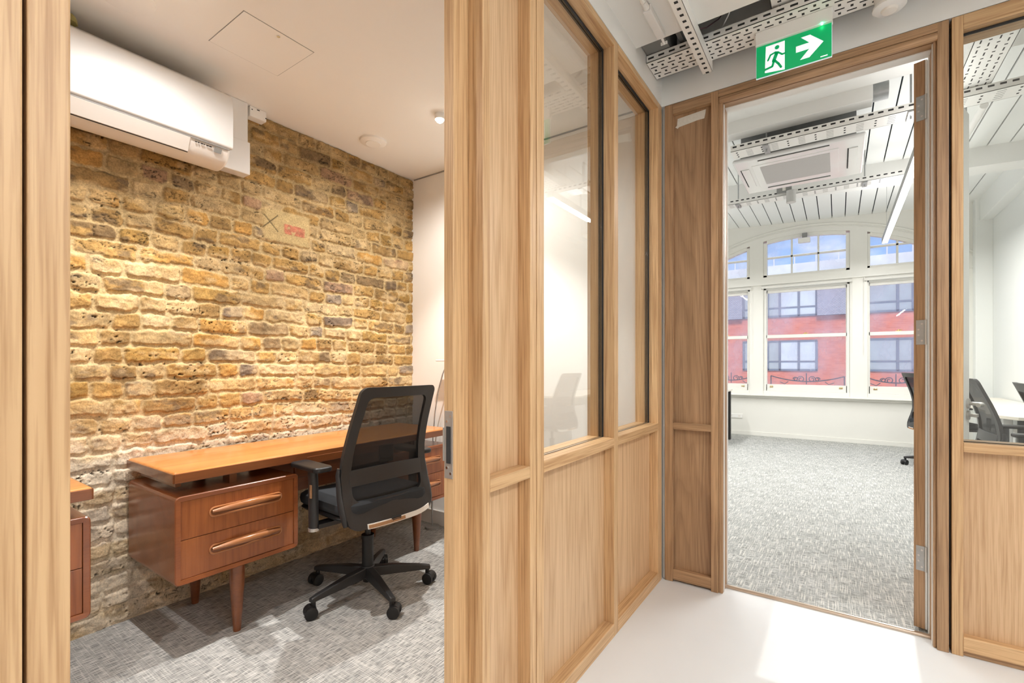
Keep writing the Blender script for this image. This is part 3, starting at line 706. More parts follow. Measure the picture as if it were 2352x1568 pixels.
# exit sign
es = empty('exit_sign', (-.16, 2.355, 2.42), 'green illuminated running man exit sign with right arrow over the doorway', 'exit sign')
SY = 2.352
MB().box((-.303, SY-.012, 2.560), (-.018, SY+.022, 2.619)).build('housing', TRAYW, es, .003)
MB().box((-.302, SY+.002, 2.418), (-.020, SY+.009, 2.560)).build('edge_glow_blade', ACRYL, es, .002)
face = MB().box((-.300, SY+.0008, 2.421), (-.022, SY+.002, 2.559)).build('green_face', GREEN, es)
q = MB()
def px(u, v):  # sign-local 0..1 coordinates on the face
    return (-.300+u*.278, 2.421+v*.138)
def poly(pts, m=0, d=.0006, lift=0): q.prism([px(*p) for p in pts], 1, SY+.0008-lift, SY+.0008-lift-d, m)
poly([(.12, .10), (.395, .03), (.395, .93), (.135, .93)])          # doorway
poly([(.545, .43), (.545, .62), (.72, .62), (.61, .85), (.73, .85), (.90, .52), (.72, .17), (.60, .17), (.72, .43)])
poly([(.86, .055), (.95, .055), (.95, .085), (.86, .085)])
q.build('pictogram', SIGNW, face)
q = MB()
cx, cy = px(.29, .80); q.tube([(cx, SY-.0004, cy), (cx, SY+.0002, cy)], .0088, 20)
def limb(pts, w):
    for (p, r) in zip(pts[:-1], pts[1:]):
        a = Vector(px(*p)); b_ = Vector(px(*r)); d = (b_-a).normalized(); n = Vector((-d.y, d.x))*w
        q.prism([tuple(a+n), tuple(b_+n), tuple(b_-n), tuple(a-n)], 1, SY-.0004, SY+.0002)
        for c_ in (a, b_): q.tube([(c_.x, SY-.0004, c_.y), (c_.x, SY+.0002, c_.y)], w, 12)
limb([(.285, .62), (.245, .40)], .0072)
limb([(.30, .64), (.36, .53), (.41, .54)], .0036)
limb([(.27, .66), (.20, .62), (.165, .47)], .0036)
limb([(.245, .38), (.225, .24), (.12, .20)], .0046)
limb([(.26, .40), (.31, .27), (.345, .14)], .0046)
q.build('running_figure', GREEN, face)
MB().tube([(-.055, SY-.012, 2.5585), (-.055, SY-.018, 2.5585)], .0045, 12).build('indicator_led', GLED, es)
# ceiling sensor
e = empty('ceiling_sensor', (.168, 2.40, 2.62), 'round white presence sensor under the tray right of the exit sign', 'sensor')
MB().cyl((.168, 2.40, 2.62), (.168, 2.40, 2.575), .050, .047, 40).build('body', ACW, e)
MB().tube([(.168, 2.40, 2.577), (.168, 2.40, 2.568), (.168, 2.40, 2.560)], [.055, .055, .045], 40).build('rim', ACW, e)
MB().tube([(.168, 2.40, 2.560), (.168, 2.40, 2.552), (.168, 2.40, 2.547)], [.028, .024, .010], 28).build('lens', PAPER, e)

# unseen corridor lamps, added above and behind the photographer to light the space
for i, (x, ya, yb) in enumerate(((.35, -1.7, .15), (1.43, -.8, 1.7))):
    e = empty('linear_lamp', (x, (ya+yb)/2, 2.62), 'added unseen long white linear ceiling lamp over the %s of the corridor' % ('middle' if i == 0 else 'right side'), 'lamp', group='added corridor ceiling lamps')
    MB().box((x-.03, ya, 2.565), (x+.03, yb, 2.62)).build('housing', TRAYW, e, .002)
    MB().box((x-.026, ya+.01, 2.562), (x+.026, yb-.01, 2.565)).build('diffuser', LED, e)
    area('lamp_light', (0, 0, -.062), (0, 0, 0), .05, yb-ya-.02, P_CORR*(.35 if i == 0 else 2.0), (.98, .985, 1), e)

# masking tape on the side panel
tag(MB().prism([(-.712, 2.405), (-.703, 2.4135), (-.700, 2.447), (-.625, 2.452), (-.558, 2.456), (-.561, 2.435), (-.566, 2.412), (-.60, 2.412), (-.694, 2.402), (-.699, 2.395)], 1, 2.5565, 2.5578).build('masking_tape', TAPE),
    'torn strip of masking tape at the top of the narrow brown side panel', 'tape')

# ================================================================== OFFICE THINGS
def roundprof(pts, r=.02, n=5):
    out = []
    m_ = len(pts)
    for i in range(m_):
        p = Vector(pts[i]); a = (Vector(pts[i-1])-p); b = (Vector(pts[(i+1) % m_])-p); rr = min(r, a.length*.45, b.length*.45)
        a = p+a.normalized()*rr; b = p+b.normalized()*rr
        for k in range(n+1):
            t = k/n; out.append(tuple(a*(1-t)**2+p*2*t*(1-t)+b*t*t))
    return out
# --- desk
def make_desk():
    Y0 = .75
    d = empty('desk', (-2.35, 1.535, 0), 'long teak desk with floating top and two drawer pedestals against the brick', 'desk')
    XF, XR = -2.10, -2.595
    MB().box((XR, .75, .684), (XF, 2.32, .729)).build('desktop', [TEAK], d, .011, seg=4)
    # darker moulded edge on the top
    q = MB(); q.box((XF-.002, .752, .686), (XF+.003, 2.318, .7235)); q.box((XR, .7475, .686), (XF, .752, .7235)); q.box((XR, 2.318, .686), (XF, 2.3225, .7235))
    q.build('edge_band', TEAKD, d, .002)
    MB().box((XF-.012, 1.30, .664), (XF+.004, 1.77, .704)).build('centre_drawer', TEAKD, d, .004)
    for (a, b) in ((.755, 1.26), (1.81, 2.315)):
        t = .020; z0, z1 = .285, .632
        ro = [(y_, z_) for (y_, z_) in roundprof([(a, z0), (b, z0), (b, z1), (a, z1)], .020, 5)]
        ri = [(min(max(y_, a+t), b-t), min(max(z_, z0+t), z1-t)) for (y_, z_) in roundprof([(a+t, z0+t), (b-t, z0+t), (b-t, z1-t), (a+t, z1-t)], .0001, 5)]
        m_ = len(ro); p = MB()
        v = [(XR, *q_) for q_ in ro]+[(XF-.004, *q_) for q_ in ro]+[(XF, (q_[0]-(a+b)/2)*.988+(a+b)/2, (q_[1]-(z0+z1)/2)*.982+(z0+z1)/2) for q_ in ro]+[(XF-.002, *q_) for q_ in ri]+[(XR+.02, *q_) for q_ in ri]
        p.add(v, [(L_*m_+k, L_*m_+(k+1) % m_, (L_+1)*m_+(k+1) % m_, (L_+1)*m_+k) for L_ in range(4) for k in range(m_)]+[tuple(range(m_))[::-1], tuple(4*m_+k for k in range(m_))], 0)
        pd = p.build('pedestal', [TEAKX], d)
        zm = (z0+z1)/2
        for (za, zb) in ((z0+t+.001, zm-.001), (zm+.001, z1-t-.001)):
            dw = MB().box((XR+.05, a+t+.001, za), (XF-.006, b-t-.001, zb)).build('drawer', TEAKZ, pd, .0015)
            cy = (a+b)/2+.022; cz = (za+zb)/2+.008; hl = .150; hr = .018; xx = XF-.006
            # darker plate standing for the shaded recess, with raised lip and bowed grip
            st = [(cy+(hl-hr)+hr*math.cos(t_), cz+hr*math.sin(t_)) for t_ in [(-PI/2+PI*i/8) for i in range(9)]]+[(cy-(hl-hr)+hr*math.cos(t_), cz+hr*math.sin(t_)) for t_ in [(PI/2+PI*i/8) for i in range(9)]]
            MB().prism(st, 0, xx, xx+.0012).build('recess', TEAKD, dw)
            h = MB(); h.tube([(xx+.002, p_[0], p_[1]) for p_ in st+[st[0]]], .004, 8, caps=False)
            n = 16; h.tube([(xx+.006+.018*math.sin(PI*i/n), cy-hl+.008+(2*hl-.016)*i/n, cz+.004+.008*math.sin(PI*i/n)) for i in range(n+1)], [.006+.008*math.sin(PI*i/n) for i in range(n+1)], 12)
            h.build('handle', TEAKH, dw)
        c = (a+b)/2-.008
        for xx in (-2.135, -2.545):
            MB().tube([(xx, c, .30), (xx, c, .22), (xx, c, 0)], [.029, .030, .015], 20).build('leg', TEAKD, d)
        q = MB()
        for xx in (-2.20, -2.5): q.box((xx-.03, c-.015, .631), (xx+.03, c+.015, .685))
        q.box((-2.55, a+.03, .655), (-2.18, a+.05, .685)); q.build('spacer', TEAKD, d)
    MB().box((-2.575, 1.26, .42), (-2.555, 1.81, .684)).build('modesty_panel', TEAKX, d, .003)
    MB().box((-2.15, 1.262, .60), (-2.13, 1.808, .664)).build('apron', TEAKD, d, .003)
    return d
desk = make_desk()
desk['group'] = 'teak desks along the brick wall'
index_kids()
d2 = copy_tree(desk); d2.location = (-2.35, 1.535-1.808, 0)
d2['label'] = 'second teak desk mostly hidden by the left door post, only its end showing'

# --- task chair
def make_chair(loc, yaw, label, simple=False, group=None):
    c = empty('office_chair', loc, label, 'chair', rz=yaw, group=group)
    B = lambda q, n, m, bev=0, p=None, seg=2: q.build(n, m, p or c, bev, local=True, seg=seg)
    # star base
    q = MB(); q.tube([(0, 0, .075), (0, 0, .135)], [.036, .033], 20)
    A0 = math.radians(-18)-yaw
    tips = []
    for k in range(5):
        a = A0+k*2*PI/5; ca, sa = math.cos(a), math.sin(a)
        def P(r, s, z): return (r*ca-s*sa, r*sa+s*ca, z)
        prof = [(.02, .026, .082, .130), (.12, .023, .080, .124), (.28, .017, .075, .100), (.315, .015, .073, .092)]
        v = []
        for (r, w, zl, zh) in prof: v += [P(r, -w, zl), P(r, w, zl), P(r, w*.75, zh), P(r, -w*.75, zh)]
        f = [(0, 3, 2, 1)]
        for i in range(3):
            for j in range(4): f.append((i*4+j, i*4+(j+1) % 4, i*4+4+(j+1) % 4, i*4+4+j))
        f.append((12, 13, 14, 15)); q.add(v, f, 0)
        tips.append((a, P(.30, 0, .07)))
    base = B(q, 'star_base', BLACK2, .004)
    for i, (a, t) in enumerate(tips):
        w = MB(); sw = a+[.9, -.7, .4, 1.3, -.4][i]
        dx, dy = math.cos(sw), math.sin(sw); nx, ny = -dy, dx
        ox, oy = t[0]+dx*.012, t[1]+dy*.012
        for s in (-1, 1): w.tube([(ox+nx*s*.008, oy+ny*s*.008, .0285), (ox+nx*s*.013, oy+ny*s*.013, .0285), (ox+nx*s*.027, oy+ny*s*.027, .0285), (ox+nx*s*.029, oy+ny*s*.029, .0285)], [.024, .0285, .0285, .022], 24)
        w.cyl((t[0], t[1], .035), (t[0], t[1], .078), .0105, seg=12); w.tube([(ox-nx*.016, oy-ny*.016, .036), (ox+nx*.016, oy+ny*.016, .036)], .024, 16)
        B(w, 'caster', BLACK)
    q = MB(); q.cyl((0, 0, .055), (0, 0, .075), .022); q.cyl((0, 0, .125), (0, 0, .27), .028); q.cyl((0, 0, .27), (0, 0, .29), .031); B(q, 'column_cover', BLACK)
    B(MB().cyl((0, 0, .28), (0, 0, .40), .014), 'gas_lift', BLACK)
    B(MB().box((-.14, -.09, .385), (.13, .09, .435)).box((-.24, -.035, .40), (-.1, .035, .43)), 'tilt_mechanism', BLACK, .012)
    # seat
    def cushion(hx, hy, zl, zh, cx=0, r=.09):
        q = MB(); pts = []
        for (sx, sy, a0) in ((1, 1, 0), (-1, 1, PI/2), (-1, -1, PI), (1, -1, 1.5*PI)):
            for i in range(7):
                t = a0+PI/2*i/6; pts.append((cx+sx*(hx-r)+r*math.cos(t), sy*(hy-r)+r*math.sin(t)))
        lay = []
        for (sc_, z) in ((.93, zl), (.985, zl+.012), (1, (zl+zh)/2), (.985, zh-.012), (.93, zh-.002), (.80, zh+.004), (.4, zh+.004)):
            lay.append([(cx+(x-cx)*sc_, y*sc_, z-(.012*max(0, (x-cx)/hx)**3)) for x, y in pts])
        n = len(pts)
        v = [p for l in lay for p in l]; f = []
        for i in range(len(lay)-1):
            for k in range(n): f.append((i*n+k, i*n+(k+1) % n, (i+1)*n+(k+1) % n, (i+1)*n+k))
        f.append(tuple(range(n))[::-1]); f.append(tuple((len(lay)-1)*n+k for k in range(n)))
        q.add(v, f, 0, True); return q
    B(cushion(.235, .245, .435, .468, .03), 'seat_pan', BLACK)
    B(cushion(.24, .25, .462, .525, .03), 'seat', FAB)
    # back frame: x(z) side profile
    def prof(z, y=0, hw=.23):
        zs = [.40, .46, .55, .65, .75, .85, .95, 1.05]; xs = [-.225, -.215, -.185, -.165, -.175, -.205, -.245, -.285]
        x = np.interp(z, zs, xs); return float(x)+.022*(abs(y)/hw)**2
    def wid(z): return float(np.interp(z, [.40, .50, .65, .80, .95, 1.05], [.232, .243, .240, .226, .214, .208]))
    def outline(zl, zh, inset, r, n=8):
        pts = []
        hz = (zh-zl)/2; cz = (zh+zl)/2
        segs = [(1, 1, 0), (-1, 1, PI/2), (-1, -1, PI), (1, -1, 1.5*PI)]
        for si, (sy, sz, a0) in enumerate(segs):
            rr = r if sz > 0 else r*1.5
            for i in range(n+1):
                t = a0+PI/2*i/n; u = sy*(1)+0; z = cz+sz*(hz-rr)+rr*math.sin(t)
                w = wid(z)-inset; y = sy*(w-rr)+rr*math.cos(t); pts.append((y, z))
            nsy, nsz, _ = segs[(si+1) % 4]; rn = r if nsz > 0 else r*1.5
            p0 = pts[-1]
            z1_ = cz+nsz*(hz-rn)+rn*math.sin(a0+PI/2); w1 = wid(z1_)-inset; p1 = (nsy*(w1-rn)+rn*math.cos(a0+PI/2), z1_)
            for i in range(1, 12):
                zz = p0[1]+(p1[1]-p0[1])*i/12; yy = p0[0]+(p1[0]-p0[0])*i/12
                if abs(p1[1]-p0[1]) > .1: yy = nsy*(wid(zz)-inset)
                pts.append((yy, zz))
        return pts
    O = outline(.405, 1.045, 0, .032); I = outline(.520, .998, .046, .030)
    n = len(O); q = MB(); v = []
    for (pts, dx) in ((O, -.012), (I, -.008), (I, .010), (O, .008)): v += [(prof(z, y)+dx, y, z) for y, z in pts]
    f = []
    for k in range(n):
        k2 = (k+1) % n
        for L_ in range(4):
            a = L_*n; b = ((L_+1) % 4)*n; f.append((a+k, a+k2, b+k2, b+k))
    q.add(v, f, 0, True)
    bf = B(q, 'back_frame', BLACK2)
    # outer shell seam line and side blades
    for s in (-1, 1):
        q = MB(); pts = [(prof(z, .24)+.006, s*(wid(z)+.004), z) for z in np.linspace(.43, .68, 9)]
        q.tube(pts, [.010, .013, .014, .014, .013, .012, .011, .010, .007], 10, flat=1.4, up=(1, 0, 0))
        B(q, 'side_blade', BLACK2, 0, bf)
    # mesh
    q = MB(); ny_, nz_ = 8, 16; v = []
    for j in range(nz_+1):
        z = .505+(1.012-.505)*j/nz_; w = wid(z)-.032
        for i in range(ny_+1): y = -w+2*w*i/ny_; v.append((prof(z, y)+.011, y, z))
    f = [(j*(ny_+1)+i, j*(ny_+1)+i+1, (j+1)*(ny_+1)+i+1, (j+1)*(ny_+1)+i) for j in range(nz_) for i in range(ny_)]
    q.add(v, f, 0, True); mo = B(q, 'back_mesh', MESH)
    s_ = mo.modifiers.new('solid', 'SOLIDIFY'); s_.thickness = .002
    # lumbar band
    q = MB(); v = []; m_ = 14
    for i in range(m_+1):
        y = -.205+.41*i/m_; 
        for (z, dx) in ((.592, -.004), (.665, -.004), (.665, .004), (.592, .004)): v.append((prof(z, y)-.006+dx, y, z+.006*(1-(y/.205)**2)))
    f = [(i*4+j, i*4+(j+1) % 4, i*4+4+(j+1) % 4, i*4+4+j) for i in range(m_) for j in range(4)]+[(0, 3, 2, 1), (m_*4, m_*4+1, m_*4+2, m_*4+3)]
    q.add(v, f, 0); B(q, 'lumbar_band', BLACK2, .002)
    if not simple:
        B(MB().box((prof(.7)-.0+.012, -.04, .675), (prof(.7)+.02, .04, .76)), 'lumbar_pad', BLACK, .02)
        # paper-edged card label along the bottom edge of the back
        def strip(y0, y1, zo, zi, dx, m, nm, par):
            q = MB(); v = []; m_ = 12
            for i in range(m_+1):
                y = y0+(y1-y0)*i/m_
                zb = .405+.018*max(0, (abs(y)-.12)/.11)**2
                for (z, d_) in ((zb+zo, -.0155-dx), (zb+zi, -.0155-dx), (zb+zi, -.011), (zb+zo, -.011)): v.append((prof(z, y)+d_, y, z))
            f = [(i*4+j, i*4+(j+1) % 4, i*4+4+(j+1) % 4, i*4+4+j) for i in range(m_) for j in range(4)]+[(0, 3, 2, 1), (m_*4, m_*4+1, m_*4+2, m_*4+3)]
            q.add(v, f); return B(q, nm, m, 0, par)
        lb = strip(.150, -.215, -.002, .020, 0, PAPER, 'paper_strip', bf)
        strip(.146, -.05, .002, .016, .0022, KRAFT, 'card_label', lb)
    # arms
    for s in (-1, 1):
        q = MB(); x0 = .0
        q.tube([(x0+.0, s*.285, .40), (x0, s*.287, .60), (x0+.0, s*.29, .668)], [.021, .021, .021], 16, flat=1.25, up=(1, 0, 0))
        q.box((x0-.03, s*.275, .395), (x0+.03, s*.10, .415))
        ar = B(q, 'armrest', BLACK2)
        B(MB().tube([(x0, s*.285, .385), (x0, s*.285, .40)], .024, 18), 'collar', STEEL, 0, ar)
        if not simple: B(MB().box((x0-.020, s*.285+.018*s, .54), (x0-.008, s*.285+.0235*s, .60)), 'copper_label', KRAFT, 0, ar)
        p = MB(); pts = []
        L1, W1 = .125, .045
        for (sx, sy, a0) in ((1, 1, 0), (-1, 1, PI/2), (-1, -1, PI), (1, -1, 1.5*PI)):
            for i in range(6):
                t = a0+PI/2*i/5; r = .032; pts.append((x0+.01+sx*(L1-r)+r*math.cos(t), s*.292+sy*(W1-r)+r*math.sin(t)))
        p.prism(pts, 2, .668, .692)
        B(p, 'arm_pad', BLACK, .009, ar, 3)
    return c
def meshmat():
    m = bpy.data.materials.new('black_chair_mesh'); m.use_nodes = True; t = m.node_tree; b = t.nodes['Principled BSDF']
    b.inputs['Base Color'].default_value = (.012, .012, .012, 1); b.inputs['Roughness'].default_value = .8
    out = t.nodes['Material Output']; tr = t.nodes.new('ShaderNodeBsdfTransparent'); mx = t.nodes.new('ShaderNodeMixShader'); mx.inputs[0].default_value = .68
    t.links.new(tr.outputs[0], mx.inputs[1]); t.links.new(b.outputs[0], mx.inputs[2]); t.links.new(mx.outputs[0], out.inputs[0])
    return m
MESH = meshmat()
make_chair((-1.955, 1.545, 0), PI-math.radians(4.6), 'black mesh back office chair pushed up to the long teak desk')

# --- air conditioner
ac = empty('air_conditioner', (-2.60, .63, 2.10), 'white wall mounted air conditioner high on the brick wall', 'air conditioner')
XW = -2.605
YA, YB = .18, 1.085
body = roundprof([(XW, 2.455), (XW+.16, 2.455), (XW+.238, 2.40), (XW+.240, 2.16), (XW+.205, 2.098), (XW+.12, 2.082), (XW, 2.135)], .03)
MB().prism(body, 1, YA+.004, YB-.004, smooth=True).build('body', ACW2, ac, .012, seg=3)
fp = roundprof([(XW+.12, 2.462), (XW+.17, 2.458), (XW+.244, 2.41), (XW+.252, 2.33), (XW+.250, 2.165), (XW+.228, 2.163), (XW+.226, 2.38), (XW+.15, 2.44)], .03)
MB().prism(fp, 1, YA, YB, smooth=True).build('front_panel', ACW, ac, .012, seg=4)
MB().prism([(XW+.236, 2.158), (XW+.243, 2.155), (XW+.2135, 2.098), (XW+.206, 2.102)], 1, YA+.03, YB-.175).build('louver', ACW2, ac, .002)
MB().prism([(XW+.2375, 2.1595), (XW+.2435, 2.1585), (XW+.2435, 2.1555), (XW+.2375, 2.1565)], 1, YA+.02, YB-.01).build('shadow_seam', GREYP, ac)
MB().prism([(XW+.204, 2.1005), (XW+.211, 2.0985), (XW+.209, 2.0955), (XW+.202, 2.098)], 1, YA+.03, YB-.175).build('louver_gap', HOLE, ac)
MB().prism([(XW+.236, 2.149), (XW+.2415, 2.1480), (XW+.231, 2.129), (XW+.2265, 2.131)], 1, YB-.075, YB-.045).build('display_window', GREYP, ac)
q = MB()
for k in range(6):
    w_ = [.006, .004, .008, .003, .008, .009][k]; y_ = YB-.155+k*.0115
    q.prism([(XW+.2365, 2.1475), (XW+.2405, 2.1465), (XW+.2385, 2.1425), (XW+.2345, 2.1435)], 1, y_, y_+w_)
q.build('small_lettering', BLACK, ac)
# trunking
t_ = empty('cable_trunking', (-2.58, 1.2, 2.14), 'white pipe trunking dropping from the ceiling right of the air conditioner', 'trunking')
bx('vertical_cover', (-2.615, 1.10, 2.15), (-2.553, 1.250, 2.519), ACW, t_, .003)
bx('elbow_cover', (-2.615, 1.02, 2.142), (-2.545, 1.258, 2.312), ACW, t_, .004)
t_ = empty('junction_box', (-2.59, 1.31, 2.46), 'small white junction box under the ceiling beside the pipe trunking', 'junction box')
bx('box', (-2.615, 1.264, 2.464), (-2.56, 1.352, 2.519), TRAYW, t_, .004)
for (yy, zz, w_) in ((1.272, 2.50, .006), (1.345, 2.482, .006), (1.30, 2.509, .014)): MB().box((-2.5602, yy, zz-.002), (-2.5592, yy+w_, zz+.003)).build('screw', HOLE, t_)
tag(MB().tube([(-2.44, .52, 2.465), (-2.44, .52, 2.485), (-2.44, .52, 2.497), (-2.44, .52, 2.502)], [.03, .028, .018, .004], 7).build('foam_plug', mat('olive_foam', (.42, .36, .12), .8, noise=.5, nscale=40)),
    'small olive yellow lump resting on top of the air conditioner', 'foam piece')

# --- office ceiling fittings
h = empty('access_hatch', (-2.046, 1.062, 2.52), 'square flush access hatch with small lock in the office ceiling', 'hatch')
x0, x1, y0, y1 = -2.195, -1.897, .913, 1.211
bx('hatch_panel', (x0+.0015, y0+.0015, 2.5182), (x1-.0015, y1-.0015, 2.52), WARMW, h, 0)
q = MB(); g = .0012
q.box((x0-g, y0-g, 2.5194), (x1+g, y0+g, 2.5199)); q.box((x0-g, y1-g, 2.5194), (x1+g, y1+g, 2.5199)); q.box((x0-g, y0-g, 2.5194), (x0+g, y1+g, 2.5199)); q.box((x1-g, y0-g, 2.5194), (x1+g, y1+g, 2.5199))
q.build('seam', GREYP, h)
MB().cyl((-1.925, 1.066, 2.5182), (-1.925, 1.066, 2.5160), .0065, seg=16).build('lock', CHROME, h).__setitem__('label', 'small round lock')
h = empty('blanking_plate', (-2.19, .63, 2.52), 'round white blanking plate on the office ceiling over the left desk end', 'cover plate')
MB().tube([(-2.19, .63, 2.52), (-2.19, .63, 2.516), (-2.19, .63, 2.514)], [.089, .088, .083], 48).build('disc', WARMW, h)
h = empty('air_vent', (-2.35, 1.898, 2.52), 'round white air valve in the office ceiling near the brick wall', 'vent')
cx, cy = -2.352, 1.90
MB().tube([(cx, cy, 2.52), (cx, cy, 2.510), (cx, cy, 2.502), (cx, cy, 2.504), (cx, cy, 2.519)], [.080, .078, .066, .060, .059], 40, caps=False).build('ring', WARMW, h)
MB().tube([(cx, cy, 2.519), (cx, cy, 2.5055)], [.0585, .0585], 32, caps=False).tube([(cx, cy, 2.5195), (cx, cy, 2.5185)], [.058, .058], 32).build('dark_throat', HOLE, h)  # throat coloured near-black for the shade inside the valve
MB().tube([(cx, cy, 2.518), (cx, cy, 2.506), (cx, cy, 2.499)], [.010, .047, .044], 40).build('disc', WARMW, h)
SPOTS = [(-1.45, -.35, 'added unseen round white spotlight on the office ceiling behind the left door post'), (-1.80, 1.905, 'round white spotlight on the office ceiling beside the right door post'), (-1.96, .70, 'round white spotlight on the office ceiling above the left desk end')]  # first spotlight is added out of view as fill
for (x, y, lab) in SPOTS:
    h = empty('ceiling_spotlight', (x, y, 2.52), lab, 'spotlight', group='office ceiling spotlights')
    MB().tube([(x, y, 2.52), (x, y, 2.512), (x, y, 2.490)], [.028, .028, .026], 28, caps=False).build('rim', WARMW, h)
    MB().tube([(x, y, 2.495), (x, y, 2.480), (x, y, 2.474)], [.012, .018, .010], 20).build('bulb', BULB, h)
    for (nm, pw, sz, bl_) in (('spot_light', P_SPOT*(.25 if y < 0 else 1), 96, .55), ('added_fill_light', P_SPOT*(.18 if 0 < y < 1 else .30 if y < 0 else .5), 168, .5)):   # lamp beam, plus an added wide light as soft fill
        l = bpy.data.lights.new(nm, 'SPOT'); l.energy = pw; l.spot_size = math.radians(sz); l.spot_blend = bl_; l.shadow_soft_size = .02; l.color = WARM
        o = bpy.data.objects.new(nm, l); C.objects.link(o); o.parent = h; o.location = (0, 0, -.055)

# --- slim floor lamp in the corner
h = empty('floor_lamp', (-2.34, 2.40, 0), 'slim grey floor lamp behind the right end of the teak desk', 'floor lamp')
MB().cyl((-2.34, 2.40, 0), (-2.34, 2.40, .015), .05, seg=32).build('base', GREYP, h)
MB().tube([(-2.34, 2.40, .01), (-2.335, 2.40, .6), (-2.315, 2.40, .80), (-2.285, 2.40, .95), (-2.24, 2.40, 1.08), (-2.19, 2.40, 1.165)], .0045, 10).build('stem', DULL, h)
MB().box((-2.285, 2.375, 1.165), (-2.02, 2.425, 1.178)).build('lamp_head', ACW, h, .004)

# ================================================================== BRIGHT ROOM THINGS
def linear(x, y0, y1, z, label, power):
    e = empty('linear_pendant_lamp', (x, (y0+y1)/2, z), label, 'lamp', group='linear lamps of the bright room')
    MB().box((x-.030, y0, z+.004), (x+.030, y1, z+.062)).build('housing', DULL, e, .002)
    MB().box((x-.026, y0+.003, z), (x+.026, y1-.003, z+.004)).build('diffuser', LED, e)
    q = MB()
    for yy in (y0+.3, y1-.3): q.tube([(x, yy, z+.06), (x, yy, zc_(x) if yy > 4.13 else 3.095)], .0015, 6)
    q.build('suspension_wire', DULL, e)
    area('lamp_light', (0, 0, -.003), (0, 0, 0), .05, y1-y0, power, (1, .99, .97), e)
    area('added_uplight', (0, 0, .066), (PI, 0, 0), .05, y1-y0, power*.12, (1, .99, .98), e)  # upward light added to brighten the ceiling
linear(.478, 3.7, 7.48, 2.65, 'long bright linear lamp hanging beyond the open door', P_ROOM)
linear(-1.75, 3.7, 7.3, 2.65, 'added unseen long linear lamp filling the left side of the bright room', P_ROOM)  # lamp added out of view as fill for the room

# ceiling cassette
e = empty('ceiling_cassette', (-.29, 4.82, 2.85), 'white ceiling cassette air conditioner with grey grille in the bright room', 'air conditioner')
x0, x1, y0, y1, z = -.745, .175, 4.38, 5.25, 2.85
MB().box((x0, y0, z), (x1, y1, z+.035)).build('fascia', ACW, e, .03, seg=4)
MB().box((x0+.06, y0+.06, z+.035), (x1-.06, y1-.06, z+.28)).build('casing', DULL, e)
gx0, gx1, gy0, gy1 = -.555, -.055, 4.57, 5.03
q = MB(); q.box((gx0-.06, gy0-.05, z-.004), (gx1+.06, gy1+.05, z+.002)); q.build('grille_frame', ACW, e, .004)
GR = mat('grille_grey', (.50, .48, .47), .7)
q = MB(); q.box((gx0, gy0, z-.006), (gx1, gy1, z-.004)); q.build('intake_grille', GR, e)
for (a, b, c_, d_) in ((gx0, gx1, y0+.045, y0+.105), (gx0, gx1, y1-.105, y1-.045), (x0+.045, x0+.105, gy0, gy1), (x1-.105, x1-.045, gy0, gy1)):
    fl = MB().box((a, c_, z-.008), (b, d_, z-.001)).build('air_flap', ACW, e, .002)
    if b-a > d_-c_: MB().box((a, c_-.009, z-.003), (b, c_-.001, z-.0005)).build('flap_gap', HOLE, fl)
    else: MB().box((a-.009, c_, z-.003), (a-.001, d_, z-.0005)).build('flap_gap', HOLE, fl)
q = MB()
for xx in (x0+.12, x1-.12):
    for yy in (y0+.15, y1-.15): q.tube([(xx, yy, z+.2), (xx, yy, zc_(xx)+.01)], .005, 8)
q.build('hanging_rod', DULL, e)
tag(MB().cyl((-.95, 4.36, 3.14), (-.45, 4.36, 3.14), .06).cyl((-.15, 4.36, 3.14), (.30, 4.36, 3.14), .065).cyl((-.45, 4.36, 3.14), (-.15, 4.36, 3.14), .045).build('air_duct', DULL), 'dull metal air duct above the cassette behind the white beam', 'duct')

def tray2(label, x0, x1, y0, y1, z, lip=.05, pitch=.09):
    e = empty('cable_tray', ((x0+x1)/2, (y0+y1)/2, z), label, 'cable tray')
    q = MB(); q.box((x0, y0, z), (x1, y1, z+.003)); q.box((x0, y0, z), (x1, y0+.003, z+lip)); q.box((x0, y1-.003, z), (x1, y1, z+lip))
    n = int((x1-x0)/pitch)
    for k in range(n):
        xx = x0+.04+k*pitch
        if k % 2 == 0:
            for r in range(3): yy = y0+(y1-y0)*(.25+.25*r); q.box((xx-.006, yy-.008, z-.0008), (xx+.006, yy+.008, z), 1)
        else:
            for r in range(5): yy = y0+(y1-y0)*(.18+.16*r); q.box((xx-.022, yy-.0025, z-.0008), (xx+.022, yy+.0025, z), 2)
    for k in range(int((x1-x0)/.055)): xx = x0+.03+k*.055; q.box((xx-.015, y0-.0008, z+lip*.55), (xx+.015, y0, z+lip*.8), 1)
    q.build('tray', [TRAYW, HOLE, GREYP], e)
    q = MB()
    for xx in (x0+.25, (x0+x1)/2, x1-.3): q.tube([(xx, (y0+y1)/2, z-.03), (xx, (y0+y1)/2, 3.45)], .006, 8); q.box((xx-.02, y0, z-.012), (xx+.02, y1, z-.001))
    q.build('hanger', DULL, e)
tray2('white perforated cable tray in front of the ceiling cassette', -.72, 1.55, 4.17, 4.34, 2.87)
tray2('white perforated cable tray between ceiling cassette and windows', -2.4, .52, 5.84, 5.99, 2.96)
e = empty('cable_tray', (.86, 3.3, 2.93), 'white perforated tray running away behind the top of the glazed panel', 'cable tray')
q = MB(); q.box((.62, 2.75, 2.93), (.80, 4.3, 2.933)); q.box((.62, 2.75, 2.93), (.623, 4.3, 2.98)); q.box((.797, 2.75, 2.93), (.80, 4.3, 2.98))
perforated(q, .63, .79, 2.75, 4.3, 2.93, .05, 4, along='y'); q.build('tray', [TRAYW, HOLE], e)
